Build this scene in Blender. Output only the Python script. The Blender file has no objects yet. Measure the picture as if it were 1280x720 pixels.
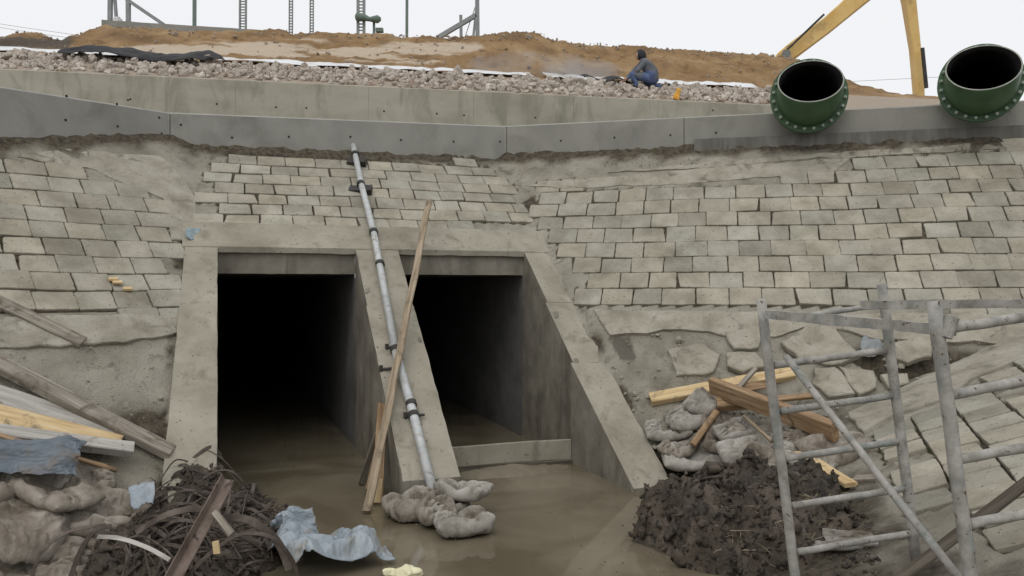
import bpy, bmesh, math, random
from mathutils import Vector, Matrix, noise
random.seed(7)
R = random.random
def U(a, b): return a + (b - a) * random.random()
V = Vector
sc = bpy.context.scene
col = sc.collection
CAMH = 2.2
C, S = 0.9388, 0.3445                     # culvert axes against the world axes
def uv(u, v, z=0.0): return V((u * C - v * S, u * S + v * C, z))
def pix(px, py, t): return V(((px - 640) / 1000 * t, t, CAMH + (360 - py) / 1000 * t))
def proj(p): return 640 + 1000 * p[0] / p[1], 360 - 1000 * (p[2] - CAMH) / p[1]
# ------------------------------------------------------------------ cloth settled once, copied later (sacks and sheets)
def settle(o, ground_bm, frames, **kw):
    m2 = bpy.data.meshes.new('c'); ground_bm.to_mesh(m2); ground_bm.free(); c = bpy.data.objects.new('c', m2); col.objects.link(c)
    c.modifiers.new('c', 'COLLISION'); c.collision.cloth_friction = 60; c.collision.thickness_outer = 0.008
    cl = o.modifiers.new('c', 'CLOTH'); q = cl.settings
    q.quality = 5; q.air_damping = 2; q.tension_stiffness = 12; q.compression_stiffness = 12; q.shear_stiffness = 4
    q.mass = kw['mass']; q.bending_stiffness = kw['bend']; q.shrink_min = -kw['slack']
    if 'press' in kw:
        q.use_pressure = True
        q.uniform_pressure_force = kw['press']; q.keyframe_insert('uniform_pressure_force', frame=8)
        q.uniform_pressure_force = kw['pend']; q.keyframe_insert('uniform_pressure_force', frame=16)
    cl.collision_settings.distance_min = 0.006; cl.collision_settings.collision_quality = 2
    if kw.get('selfc'): cl.collision_settings.use_self_collision = True; cl.collision_settings.self_distance_min = 0.006
    cl.point_cache.frame_start = 1; cl.point_cache.frame_end = frames
    for f in range(1, frames + 1): sc.frame_set(f)
    r = bpy.data.meshes.new_from_object(o.evaluated_get(bpy.context.evaluated_depsgraph_get()))
    for v in r.vertices: v.co.z += o.location.z
    bpy.data.objects.remove(o); bpy.data.objects.remove(c); sc.frame_set(1)
    return r
def lumps(n, r0, r1, sx, sy, zz, big=3.0):
    bm = bmesh.new(); bmesh.ops.create_grid(bm, x_segments=1, y_segments=1, size=big)
    for k in range(n):
        bmesh.ops.create_icosphere(bm, subdivisions=2, radius=U(r0, r1), matrix=Matrix.Translation((U(-sx, sx), U(-sy, sy), zz)))
    return bm
def sim_sack(seed, slack, bend, H, pend, n):
    random.seed(seed); Ls, Ws, nx, ny = 0.6, 0.38, 40, 26
    bm = bmesh.new(); T = {}; B = {}
    for i in range(nx + 1):
        for j in range(ny + 1):
            a, b = i / nx * 2 - 1, j / ny * 2 - 1
            k = (max(0, 1 - abs(a) ** 4) * max(0, 1 - abs(b) ** 4)) ** 0.5; n_ = 0.012 * noise.noise(V((a * 3, b * 3, seed)))
            e = i in (0, nx) or j in (0, ny)
            T[i, j] = bm.verts.new((a * Ls / 2, b * Ws / 2, H / 2 + n_ + (0 if e else k * H / 2)))
            B[i, j] = T[i, j] if e else bm.verts.new((a * Ls / 2, b * Ws / 2, H / 2 - k * H / 2))
    for i in range(nx):
        for j in range(ny):
            bm.faces.new((T[i, j], T[i + 1, j], T[i + 1, j + 1], T[i, j + 1])); bm.faces.new((B[i, j], B[i, j + 1], B[i + 1, j + 1], B[i + 1, j]))
    me = bpy.data.meshes.new('s'); bm.to_mesh(me); bm.free(); o = bpy.data.objects.new('s', me); col.objects.link(o); o.location.z = 0.05
    return settle(o, lumps(n, .07, .12, .28, .14, -0.03), 32, mass=.03, bend=bend, slack=slack, press=3, pend=pend)
def sim_sheet(seed, slack, n):
    random.seed(seed); bm = bmesh.new(); bmesh.ops.create_grid(bm, x_segments=56, y_segments=44, size=0.5)
    for v in bm.verts: v.co.z += 0.05 * noise.noise(v.co * 4 + V((seed, 0, 0)))
    me = bpy.data.meshes.new('s'); bm.to_mesh(me); bm.free(); o = bpy.data.objects.new('s', me); col.objects.link(o); o.location.z = 0.32
    return settle(o, lumps(n, .07, .2, .4, .4, 0.02), 34, mass=.02, bend=0.02, slack=slack, selfc=True)
SACKS = [sim_sack(k, *a) for k, a in enumerate(((.08, .01, .20, .6, 1), (.16, .01, .2, .3, 2), (.2, .1, .22, .15, 1), (.22, .03, .18, .18, 3), (.3, .002, .22, .12, 1), (.25, .002, .2, .05, 4), (.35, .01, .24, .2, 4), (.3, .3, .24, .1, 4)))]
SHEETS = [sim_sheet(k, *a) for k, a in enumerate(((.06, 9), (.12, 12)))]
random.seed(7)
# ------------------------------------------------------------------ terrain planes z = a + b x + c y
PC = (-6.316, -0.2808, 0.7651)            # bank above the culvert
PL = (-6.568, -0.643, 0.643)              # left bank
PR = (-8.767, 0.2303, 0.9506)             # right bank
PA = (-0.595, 0.40, -0.02)                # near right apron
def pz(P, x, y): return P[0] + P[1] * x + P[2] * y
def H0(x, y): return max(pz(PC, x, y), pz(PL, x, y), pz(PR, x, y), pz(PA, x, y), -0.35)
def toUV(x, y): return x * C + y * S, -x * S + y * C
def Hg(x, y):                             # ground or water, whichever stops you
    u, v = toUV(x, y)
    if -0.0 < u < 4.25 and v > 7.5: return 0.0
    return max(H0(x, y), 0.0)
def ground(px, py, lift=0.0):
    t = 3.5
    while t < 20:
        p = pix(px, py, t)
        if p.z < Hg(p.x, p.y) + lift: return p
        t += 0.02
    return pix(px, py, 20)
def onplane(P, px, py, lift=0.0):
    X, Z = (px - 640) / 1000, (360 - py) / 1000
    t = (CAMH - P[0] - lift) / (P[1] * X + P[2] - Z)
    return pix(px, py, t)
def inside(poly, x, y):
    r = False; n = len(poly); j = n - 1
    for i in range(n):
        xi, yi = poly[i]; xj, yj = poly[j]
        if (yi > y) != (yj > y) and x < (xj - xi) * (y - yi) / (yj - yi) + xi: r = not r
        j = i
    return r
def edge_dist(poly, x, y):
    best = 1e9; n = len(poly)
    for i in range(n):
        ax, ay = poly[i]; bx, by = poly[(i + 1) % n]
        dx, dy = bx - ax, by - ay
        q = max(0, min(1, ((x - ax) * dx + (y - ay) * dy) / (dx * dx + dy * dy + 1e-9)))
        best = min(best, math.hypot(ax + q * dx - x, ay + q * dy - y))
    return best
def soft(poly, x, y, w):                  # 0 outside .. 1 inside
    return min(1, edge_dist(poly, x, y) / w) if inside(poly, x, y) else 0.0
def fbm(p, o=4): return noise.fractal(p, 1.0, 2.0, o)
def lerp(xs, x):
    if x <= xs[0][0]: return xs[0][1]
    for (a, b), (c, d) in zip(xs, xs[1:]):
        if x <= c: return b + (d - b) * (x - a) / (c - a)
    return xs[-1][1]
# ------------------------------------------------------------------ materials
M = {}
def mat(name, cols, scale=4, detail=6, stretch=(1, 1, 1), rough=0.85, bump=0.4, bscale=60, bdist=0.01,
        dirt=None, dirt_scale=2.0, dirt_lo=0.5, dirt_hi=0.65, tint=False, masks=None, metal=0.0, spec=0.3, rnd=False, dirt_stretch=None, speck=None):
    m = bpy.data.materials.new(name); m.use_nodes = True; M[name] = m
    nt = m.node_tree; N = nt.nodes; L = nt.links
    b = N['Principled BSDF']
    b.inputs['Roughness'].default_value = rough; b.inputs['Metallic'].default_value = metal
    b.inputs['Specular IOR Level'].default_value = spec
    tc = N.new('ShaderNodeTexCoord'); co = tc.outputs['Object']
    if rnd:
        oi = N.new('ShaderNodeObjectInfo'); ad = N.new('ShaderNodeVectorMath'); ad.operation = 'MULTIPLY_ADD'
        ad.inputs[1].default_value = (37, 91, 53)
        L.new(oi.outputs['Random'], ad.inputs[0]); L.new(co, ad.inputs[2]); co = ad.outputs[0]
    def mapped(st):
        mp = N.new('ShaderNodeMapping'); mp.inputs['Scale'].default_value = st
        L.new(co, mp.inputs['Vector']); return mp.outputs[0]
    def nz(vec, s, d, dist=0.0):
        n = N.new('ShaderNodeTexNoise'); n.inputs['Scale'].default_value = s; n.inputs['Detail'].default_value = d
        n.inputs['Roughness'].default_value = 0.62; n.inputs['Distortion'].default_value = dist
        L.new(vec, n.inputs['Vector']); return n.outputs['Fac']
    def ramp(fac, stops):
        r = N.new('ShaderNodeValToRGB'); e = r.color_ramp.elements
        while len(e) < len(stops): e.new(0.5)
        for k, (p, c) in enumerate(stops):
            e[k].position = p; e[k].color = (*c, 1) if len(c) == 3 else c
        L.new(fac, r.inputs[0]); return r.outputs[0]
    def mix(fac, a, bb, mode='MIX'):
        x = N.new('ShaderNodeMix'); x.data_type = 'RGBA'; x.blend_type = mode
        for sock, val in ((x.inputs[0], fac), (x.inputs[6], a), (x.inputs[7], bb)):
            if hasattr(val, 'links'): L.new(val, sock)
            elif isinstance(val, (int, float)): sock.default_value = val
            else: sock.default_value = (*val, 1)
        return x.outputs[2]
    vec = mapped(stretch)
    f = nz(vec, scale, detail)
    n = len(cols)
    stops = [(0.32 + 0.36 * k / max(1, n - 1), c) for k, c in enumerate(cols)]
    c = ramp(f, stops)
    if dirt:
        fd = nz(mapped(dirt_stretch) if dirt_stretch else co, dirt_scale, 7, 0.6)
        fr = ramp(fd, [(dirt_lo, (0, 0, 0)), (dirt_hi, (1, 1, 1))])
        c = mix(fr, c, dirt)
    if speck:
        fs = nz(co, speck[1], 3)
        fr = ramp(fs, [(speck[2], (0, 0, 0)), (speck[2] + 0.05, (1, 1, 1))])
        c = mix(fr, c, speck[0])
    if tint:
        at = N.new('ShaderNodeAttribute'); at.attribute_name = 'tint'
        c = mix(1.0, c, at.outputs['Color'], 'MULTIPLY')
    if masks:
        at = N.new('ShaderNodeAttribute'); at.attribute_name = 'mask'
        sp = N.new('ShaderNodeSeparateColor'); L.new(at.outputs['Color'], sp.inputs[0])
        fe = nz(co, 9, 6)
        for ch, colr in zip(('Red', 'Green', 'Blue'), masks):
            if colr is None: continue
            ma = N.new('ShaderNodeMath'); ma.operation = 'MULTIPLY_ADD'; ma.inputs[1].default_value = 2.2
            L.new(sp.outputs[ch], ma.inputs[0])
            sb = N.new('ShaderNodeMath'); sb.operation = 'SUBTRACT'; sb.inputs[1].default_value = 1.1
            L.new(fe, sb.inputs[0]); L.new(sb.outputs[0], ma.inputs[2]); ma.use_clamp = True
            if isinstance(colr[0], tuple):
                c2 = ramp(nz(co, 14, 6), [(0.35, colr[0]), (0.62, colr[1])])
            else: c2 = colr
            c = mix(ma.outputs[0], c, c2)
    L.new(c, b.inputs['Base Color'])
    if bump:
        f2 = nz(vec if stretch != (1, 1, 1) else co, bscale, 8)
        f3 = nz(co, bscale * 0.18, 5)
        ad = N.new('ShaderNodeMath'); ad.operation = 'ADD'; L.new(f2, ad.inputs[0]); L.new(f3, ad.inputs[1])
        bp = N.new('ShaderNodeBump'); bp.inputs['Strength'].default_value = bump; bp.inputs['Distance'].default_value = bdist
        L.new(ad.outputs[0], bp.inputs['Height']); L.new(bp.outputs[0], b.inputs['Normal'])
    return m
SOIL = ((0.045, 0.037, 0.027), (0.135, 0.112, 0.08))
mat('bank', [(0.215, 0.195, 0.152), (0.315, 0.292, 0.236), (0.395, 0.37, 0.308)], 1.6, 10, bump=1.0, bscale=45, bdist=0.035, speck=((0.15, 0.133, 0.1), 28, 0.64),
    dirt=(0.16, 0.145, 0.11), dirt_scale=3.5, dirt_lo=0.56, dirt_hi=0.72, masks=(SOIL, (0.14, 0.125, 0.1), (0.07, 0.08, 0.03)))
mat('block', [(0.25, 0.23, 0.18), (0.335, 0.312, 0.253), (0.4, 0.375, 0.31)], 3, 10, bump=0.7, bscale=45, bdist=0.012, tint=True,
    dirt=(0.17, 0.16, 0.115), dirt_scale=1.1, dirt_lo=0.5, dirt_hi=0.85, speck=((0.13, 0.12, 0.09), 34, 0.63))
mat('slab', [(0.225, 0.205, 0.16), (0.32, 0.297, 0.24), (0.395, 0.37, 0.308)], 3, 10, bump=0.8, bscale=35, bdist=0.02,
    dirt=(0.13, 0.115, 0.085), dirt_scale=4, dirt_lo=0.55, dirt_hi=0.72, speck=((0.12, 0.106, 0.078), 30, 0.65))
mat('culvert', [(0.22, 0.2, 0.155), (0.3, 0.278, 0.222), (0.36, 0.336, 0.275)], 1.5, 10, bump=0.5, bscale=50, bdist=0.008,
    dirt=(0.15, 0.13, 0.095), dirt_scale=2.2, dirt_lo=0.55, dirt_hi=0.8, dirt_stretch=(1.6, 1.6, 0.5), speck=((0.17, 0.152, 0.118), 20, 0.63))
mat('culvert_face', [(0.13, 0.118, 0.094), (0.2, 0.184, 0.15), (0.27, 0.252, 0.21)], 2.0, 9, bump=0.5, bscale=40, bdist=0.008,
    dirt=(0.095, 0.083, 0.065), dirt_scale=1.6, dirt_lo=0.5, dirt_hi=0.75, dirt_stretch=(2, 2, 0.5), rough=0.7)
mat('barrel', [(0.11, 0.108, 0.106), (0.19, 0.186, 0.18)], 2, 6, rough=0.7, bump=0.3)  # gloom inside the openings put into the colour, darker than the outer concrete
mat('new_concrete', [(0.23, 0.226, 0.203), (0.275, 0.27, 0.244), (0.31, 0.304, 0.276)], 1.2, 9, stretch=(1, 1, 0.6), bump=0.25, bscale=60, bdist=0.004,
    dirt=(0.19, 0.186, 0.165), dirt_scale=1.4, dirt_lo=0.52, dirt_hi=0.75, speck=((0.3, 0.3, 0.28), 90, 0.74))
mat('wall_edge_highlight', [(0.27, 0.265, 0.24), (0.36, 0.352, 0.32)], 4, 6, bump=0.3)  # paler concrete paints the lit line along the parapet's top lip
mat('wet_concrete', [(0.11, 0.105, 0.092), (0.15, 0.145, 0.13), (0.22, 0.212, 0.195)], 1.2, 8, stretch=(4, 4, 0.5), bump=0.3, bscale=40)
mat('pale_concrete', [(0.3, 0.28, 0.22), (0.38, 0.357, 0.288), (0.43, 0.408, 0.337)], 0.9, 9, stretch=(1, 1, 2.2), bump=0.2, bscale=60, bdist=0.004,
    dirt=(0.24, 0.23, 0.18), dirt_scale=1.0, dirt_lo=0.5, dirt_hi=0.7, dirt_stretch=(2.5, 2.5, 0.7))
mat('hole', [(0.02, 0.02, 0.02), (0.03, 0.03, 0.03)], bump=0)
mat('rust_stain', [(0.02, 0.015, 0.012), (0.05, 0.035, 0.025)], 8, bump=0.2)
mat('berm', [(0.145, 0.09, 0.045), (0.27, 0.166, 0.076), (0.36, 0.245, 0.13)], 1.1, 10, bump=1.0, bscale=12, bdist=0.06,
    dirt=(0.15, 0.09, 0.042), dirt_scale=2.4, dirt_lo=0.55, dirt_hi=0.68, masks=((0.5, 0.41, 0.31), (0.09, 0.07, 0.052), (0.36, 0.3, 0.24)))
mat('rock', [(0.36, 0.31, 0.26), (0.53, 0.475, 0.415), (0.65, 0.6, 0.545)], 4, 8, bump=0.8, bscale=14, bdist=0.03, rnd=True,
    dirt=(0.3, 0.225, 0.165), dirt_scale=3)
mat('mud', [(0.045, 0.035, 0.026), (0.09, 0.071, 0.054), (0.16, 0.13, 0.102)], 3.5, 10, bump=1.0, bscale=22, bdist=0.05, rough=0.62,
    dirt=(0.06, 0.053, 0.044), dirt_scale=3, dirt_lo=0.5, dirt_hi=0.7, speck=((0.02, 0.016, 0.012), 16, 0.56))
mat('sediment', [(0.14, 0.12, 0.085), (0.2, 0.175, 0.125)], 4, 8, bump=0.6, bscale=20, rough=0.6)
mat('sack', [(0.15, 0.127, 0.1), (0.255, 0.225, 0.186), (0.355, 0.324, 0.282)], 3.5, 8, bump=0.6, bscale=40, bdist=0.012, rnd=True,
    dirt=(0.11, 0.09, 0.066), dirt_scale=3.2, dirt_lo=0.48, dirt_hi=0.68)
mat('sack_pale', [(0.2, 0.181, 0.152), (0.31, 0.29, 0.255), (0.42, 0.402, 0.37)], 3.5, 8, bump=0.6, bscale=40, bdist=0.012, rnd=True,
    dirt=(0.135, 0.112, 0.084), dirt_scale=3.2, dirt_lo=0.5, dirt_hi=0.68)
mat('wood_grey', [(0.14, 0.12, 0.095), (0.25, 0.22, 0.18), (0.37, 0.34, 0.29)], 3, 8, stretch=(0.7, 12, 12), bump=0.5, bscale=9, bdist=0.006, rnd=True,
    dirt=(0.12, 0.1, 0.075), dirt_scale=5, dirt_lo=0.54, dirt_hi=0.68)
mat('wood_pale', [(0.28, 0.265, 0.24), (0.4, 0.385, 0.35), (0.5, 0.48, 0.44)], 3, 8, stretch=(0.7, 10, 10), bump=0.5, bscale=9, bdist=0.006, rnd=True,
    dirt=(0.15, 0.13, 0.1), dirt_scale=5, dirt_lo=0.58, dirt_hi=0.7)
mat('wood_yellow', [(0.42, 0.29, 0.14), (0.56, 0.42, 0.23), (0.66, 0.54, 0.34)], 3, 8, stretch=(0.7, 10, 10), bump=0.4, bscale=9, bdist=0.004, rnd=True,
    dirt=(0.2, 0.15, 0.1), dirt_scale=4, dirt_lo=0.58, dirt_hi=0.7)
mat('wood_brown', [(0.16, 0.10, 0.055), (0.28, 0.185, 0.105), (0.4, 0.29, 0.18)], 3, 8, stretch=(0.7, 10, 10), bump=0.4, bscale=9, bdist=0.004, rnd=True,
    dirt=(0.1, 0.07, 0.045), dirt_scale=4, dirt_lo=0.58, dirt_hi=0.7)
mat('wood_dark', [(0.06, 0.048, 0.036), (0.1, 0.085, 0.066), (0.16, 0.14, 0.11)], 3, 8, stretch=(0.7, 10, 10), bump=0.4, bscale=9, bdist=0.005, rnd=True)
mat('scaffold_steel', [(0.19, 0.18, 0.162), (0.32, 0.305, 0.28), (0.43, 0.415, 0.39)], 9, 10, bump=0.5, bscale=50, bdist=0.005, rough=0.75,
    dirt=(0.19, 0.215, 0.2), dirt_scale=4, dirt_lo=0.5, dirt_hi=0.68, speck=((0.1, 0.065, 0.04), 30, 0.64))
mat('galvanised', [(0.36, 0.37, 0.36), (0.48, 0.5, 0.5), (0.56, 0.58, 0.58)], 5, 7, bump=0.2, bscale=40, bdist=0.003, rough=0.55, metal=0.15,
    dirt=(0.3, 0.28, 0.24), dirt_scale=5, dirt_lo=0.55, dirt_hi=0.66)
mat('dark_iron', [(0.03, 0.028, 0.026), (0.06, 0.055, 0.05)], 10, bump=0.3, rough=0.6)
mat('green_paint', [(0.038, 0.085, 0.038), (0.05, 0.11, 0.048), (0.065, 0.13, 0.06)], 3, 8, bump=0.15, bscale=40, bdist=0.003, rough=0.45, spec=0.45,
    dirt=(0.05, 0.06, 0.04), dirt_scale=3, dirt_lo=0.6, dirt_hi=0.8)
mat('pipe_lining', [(0.018, 0.016, 0.016), (0.03, 0.026, 0.026)], 4, bump=0.1, rough=0.7)
mat('bolt_zinc', [(0.28, 0.31, 0.27), (0.4, 0.42, 0.38)], 8, bump=0.1, rough=0.4, metal=0.3)
mat('lip_steel', [(0.2, 0.22, 0.19), (0.32, 0.33, 0.29)], 8, bump=0.1, rough=0.4)
mat('digger_yellow', [(0.62, 0.4, 0.13), (0.7, 0.48, 0.18), (0.75, 0.55, 0.24)], 1.2, 8, bump=0.1, rough=0.5,
    dirt=(0.3, 0.19, 0.08), dirt_scale=1.5, dirt_lo=0.55, dirt_hi=0.75)
mat('plant_green', [(0.12, 0.17, 0.14), (0.17, 0.22, 0.19)], 4, bump=0.1, rough=0.6)
mat('plant_grey', [(0.2, 0.22, 0.22), (0.3, 0.32, 0.32)], 4, bump=0.1, rough=0.6)
mat('black_sheet', [(0.014, 0.014, 0.016), (0.028, 0.028, 0.03)], 4, bump=0.3, rough=0.7)
mat('white_sheet', [(0.6, 0.61, 0.62), (0.75, 0.76, 0.77)], 2, bump=0.2, rough=0.8, dirt=(0.45, 0.4, 0.34), dirt_scale=1.5, dirt_lo=0.55, dirt_hi=0.7)
mat('blue_tarp', [(0.085, 0.105, 0.125), (0.16, 0.19, 0.22)], 4, 7, bump=0.5, bscale=25, rough=0.5, dirt=(0.17, 0.14, 0.11), dirt_scale=3, dirt_lo=0.52, dirt_hi=0.68)
mat('pale_plastic', [(0.21, 0.25, 0.285), (0.33, 0.375, 0.41)], 4, 7, bump=0.4, bscale=25, rough=0.35, spec=0.5, dirt=(0.22, 0.2, 0.17), dirt_scale=4, dirt_lo=0.56, dirt_hi=0.7)
mat('dirty_plastic', [(0.17, 0.185, 0.19), (0.3, 0.32, 0.33)], 4, 7, bump=0.4, bscale=25, rough=0.4)
mat('wood_tan', [(0.18, 0.14, 0.095), (0.3, 0.24, 0.165), (0.41, 0.34, 0.25)], 3, 8, stretch=(0.7, 10, 10), bump=0.4, bscale=9, bdist=0.004, rnd=True, dirt=(0.13, 0.1, 0.07), dirt_scale=4, dirt_lo=0.56, dirt_hi=0.7)
mat('foam', [(0.6, 0.56, 0.36), (0.75, 0.72, 0.5)], 8, bump=0.5)
mat('strap', [(0.03, 0.022, 0.017), (0.065, 0.049, 0.038), (0.14, 0.115, 0.095)], 5, 7, bump=0.4, rough=0.6, rnd=True)
mat('rusty_iron', [(0.09, 0.065, 0.052), (0.15, 0.115, 0.095), (0.2, 0.16, 0.135)], 6, 8, bump=0.5, bscale=40, rough=0.75, dirt=(0.05, 0.035, 0.028), dirt_scale=6, dirt_lo=0.58, dirt_hi=0.66)
mat('jacket', [(0.095, 0.105, 0.12), (0.155, 0.165, 0.185)], 8, bump=0.4, bscale=30)
mat('jeans', [(0.07, 0.1, 0.2), (0.12, 0.16, 0.29)], 8, bump=0.4, bscale=30)
mat('hood', [(0.025, 0.026, 0.032), (0.05, 0.05, 0.06)], 8, bump=0.4, bscale=30)
mat('skin', [(0.4, 0.24, 0.17), (0.45, 0.28, 0.2)], 8, bump=0.1)
mat('boot', [(0.03, 0.032, 0.04), (0.05, 0.05, 0.06)], 8, bump=0.2)
mat('orange_cloth', [(0.7, 0.33, 0.05), (0.8, 0.45, 0.1)], 8, bump=0.2)
mat('straw', [(0.2, 0.17, 0.11), (0.38, 0.33, 0.23)], 30, bump=0)
mat('weed', [(0.045, 0.06, 0.02), (0.14, 0.12, 0.06)], 20, bump=0)
mat('rag', [(0.18, 0.25, 0.28), (0.3, 0.36, 0.38)], 20, bump=0.3)
mat('field', [(0.08, 0.07, 0.045), (0.13, 0.115, 0.075)], 0.2, 8, bump=0.3)
mat('brick_red', [(0.3, 0.13, 0.08), (0.4, 0.19, 0.12)], 8, bump=0.3)
# water
m = bpy.data.materials.new('water'); m.use_nodes = True; M['water'] = m
nt = m.node_tree; N = nt.nodes; L = nt.links; b = N['Principled BSDF']
tc = N.new('ShaderNodeTexCoord'); n1 = N.new('ShaderNodeTexNoise'); n1.inputs['Scale'].default_value = 0.9; n1.inputs['Detail'].default_value = 7; n1.inputs['Distortion'].default_value = 0.8
L.new(tc.outputs['Object'], n1.inputs['Vector'])
r = N.new('ShaderNodeValToRGB'); r.color_ramp.elements[0].position = 0.36; r.color_ramp.elements[1].position = 0.66
r.color_ramp.elements[0].color = (0.115, 0.095, 0.062, 1); r.color_ramp.elements[1].color = (0.19, 0.165, 0.118, 1)
L.new(n1.outputs['Fac'], r.inputs[0]); L.new(r.outputs[0], b.inputs['Base Color'])
b.inputs['Roughness'].default_value = 0.05; b.inputs['IOR'].default_value = 1.33
n2 = N.new('ShaderNodeTexNoise'); n2.inputs['Scale'].default_value = 3.5; n2.inputs['Detail'].default_value = 3
L.new(tc.outputs['Object'], n2.inputs['Vector'])
bp = N.new('ShaderNodeBump'); bp.inputs['Strength'].default_value = 0.06; bp.inputs['Distance'].default_value = 0.02
L.new(n2.outputs['Fac'], bp.inputs['Height']); L.new(bp.outputs[0], b.inputs['Normal'])
# ------------------------------------------------------------------ mesh helpers
def obj(name, bm, m, parent=None, smooth=False, mw=None, mats=None):
    bm.normal_update()
    me = bpy.data.meshes.new(name); bm.to_mesh(me); bm.free()
    for mm in (mats or [m]): me.materials.append(M[mm])
    if smooth:
        for p in me.polygons: p.use_smooth = True
    o = bpy.data.objects.new(name, me); col.objects.link(o)
    if mw is not None: o.matrix_world = mw
    if parent is not None: o.parent = parent
    return o
def tag(o, label, cat, group=None, kind=None):
    if label: o['label'] = label
    if cat: o['category'] = cat
    if group: o['group'] = group
    if kind: o['kind'] = kind
    return o
def empty(name, loc, label, cat, group=None):
    o = bpy.data.objects.new(name, None); col.objects.link(o); o.location = loc; o.empty_display_size = 0.1
    return tag(o, label, cat, group)
def struct(name, bm, m, smooth=False, mats=None):
    o = obj(name, bm, m, None, smooth, None, mats); o['kind'] = 'structure'; return o
def part(name, bm, m, parent, smooth=False, mats=None):      # bm given in world space; parent is an unrotated Empty or mesh
    loc = V((0, 0, 0)); q = parent
    while q is not None: loc += q.location; q = q.parent
    bmesh.ops.translate(bm, verts=bm.verts, vec=-loc)
    return obj(name, bm, m, parent, smooth, None, mats)
def NB(): return bmesh.new()
TPL = {}
for k in (1, 2):
    q = bmesh.new(); bmesh.ops.create_icosphere(q, subdivisions=k, radius=1.0); q.verts.index_update()
    TPL[k] = ([v.co.copy() for v in q.verts], [[v.index for v in f.verts] for f in q.faces]); q.free()
def clod(bm, sub, mw, rough_=0.0, f=20.0):
    c = mw.translation; vs = []
    for p in TPL[sub][0]:
        x = mw @ p
        if rough_: x = x + (x - c) * (rough_ * noise.noise(x * f) + 0.5 * rough_ * noise.noise(x * f * 2.2))
        vs.append(bm.verts.new(x))
    for q in TPL[sub][1]: bm.faces.new([vs[i] for i in q])
def rmat(p, r_, a=.7, b=1.4, c=.6, d=1.0):
    return Matrix.Translation(p) @ Matrix.Rotation(U(0, 6), 4, V((U(-1, 1), U(-1, 1), U(-1, 1))).normalized()) @ Matrix.Diagonal((r_ * U(a, b), r_ * U(a, b), r_ * U(c, d), 1))
def beam(bm, a, b, w, h, up=V((0, 0, 1)), w2=None, h2=None):
    a, b = V(a), V(b); d = (b - a).normalized(); s = d.cross(up)
    if s.length < 1e-4: s = d.cross(V((0, 1, 0)))
    s.normalize(); n = s.cross(d)
    w2 = w2 or w; h2 = h2 or h
    vs = []
    for p, ww, hh in ((a, w, h), (b, w2, h2)):
        for x, y in ((-1, -1), (1, -1), (1, 1), (-1, 1)): vs.append(bm.verts.new(p + s * x * ww / 2 + n * y * hh / 2))
    for f in ((3, 2, 1, 0), (4, 5, 6, 7), (0, 1, 5, 4), (1, 2, 6, 5), (2, 3, 7, 6), (3, 0, 4, 7)): bm.faces.new([vs[i] for i in f])
    return vs
def tube(bm, pts, r, seg=14, caps=True):
    pts = [V(p) for p in pts]; rings = []
    rr = r if isinstance(r, (list, tuple)) else [r] * len(pts)
    ref = V((0, 0, 1)); d0 = (pts[1] - pts[0]).normalized()
    if abs(d0.z) > 0.9: ref = V((0, 1, 0))
    for i, p in enumerate(pts):
        d = (pts[min(i + 1, len(pts) - 1)] - pts[max(i - 1, 0)]).normalized()
        s = d.cross(ref).normalized(); n = s.cross(d)
        rings.append([bm.verts.new(p + (s * math.cos(q) + n * math.sin(q)) * rr[i]) for q in (2 * math.pi * k / seg for k in range(seg))])
    for A, B in zip(rings, rings[1:]):
        for k in range(seg): bm.faces.new((A[k], A[(k + 1) % seg], B[(k + 1) % seg], B[k]))
    if caps: bm.faces.new(rings[0][::-1]); bm.faces.new(rings[-1])
    return rings
def prism(bm, poly, vec):
    a = [bm.verts.new(V(p)) for p in poly]; b = [bm.verts.new(V(p) + V(vec)) for p in poly]
    n = len(a); bm.faces.new(a); bm.faces.new(b[::-1])
    for i in range(n): bm.faces.new((a[i], b[i], b[(i + 1) % n], a[(i + 1) % n]))
    bmesh.ops.recalc_face_normals(bm, faces=bm.faces)
def roughen(bm, cell=0.12, amp=0.006, f=6.0, chip=0.0):
    for it in range(7):
        es = [e for e in bm.edges if e.calc_length() > cell]
        if not es: break
        bmesh.ops.subdivide_edges(bm, edges=es, cuts=1, use_grid_fill=True)
    bmesh.ops.triangulate(bm, faces=[f_ for f_ in bm.faces if len(f_.verts) > 4])
    bm.normal_update()
    for v in bm.verts:
        d = fbm(v.co * f, 4) * amp
        sharp = any(len(e.link_faces) == 2 and e.calc_face_angle(0) > 0.6 for e in v.link_edges)
        if sharp and chip:
            q = max(0, noise.noise(v.co * 3.1 + V((3, 1, 7))) - 0.22) * chip * 3
            d -= q + 0.25 * chip * abs(noise.noise(v.co * 11))
        v.co += v.normal * d
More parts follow.
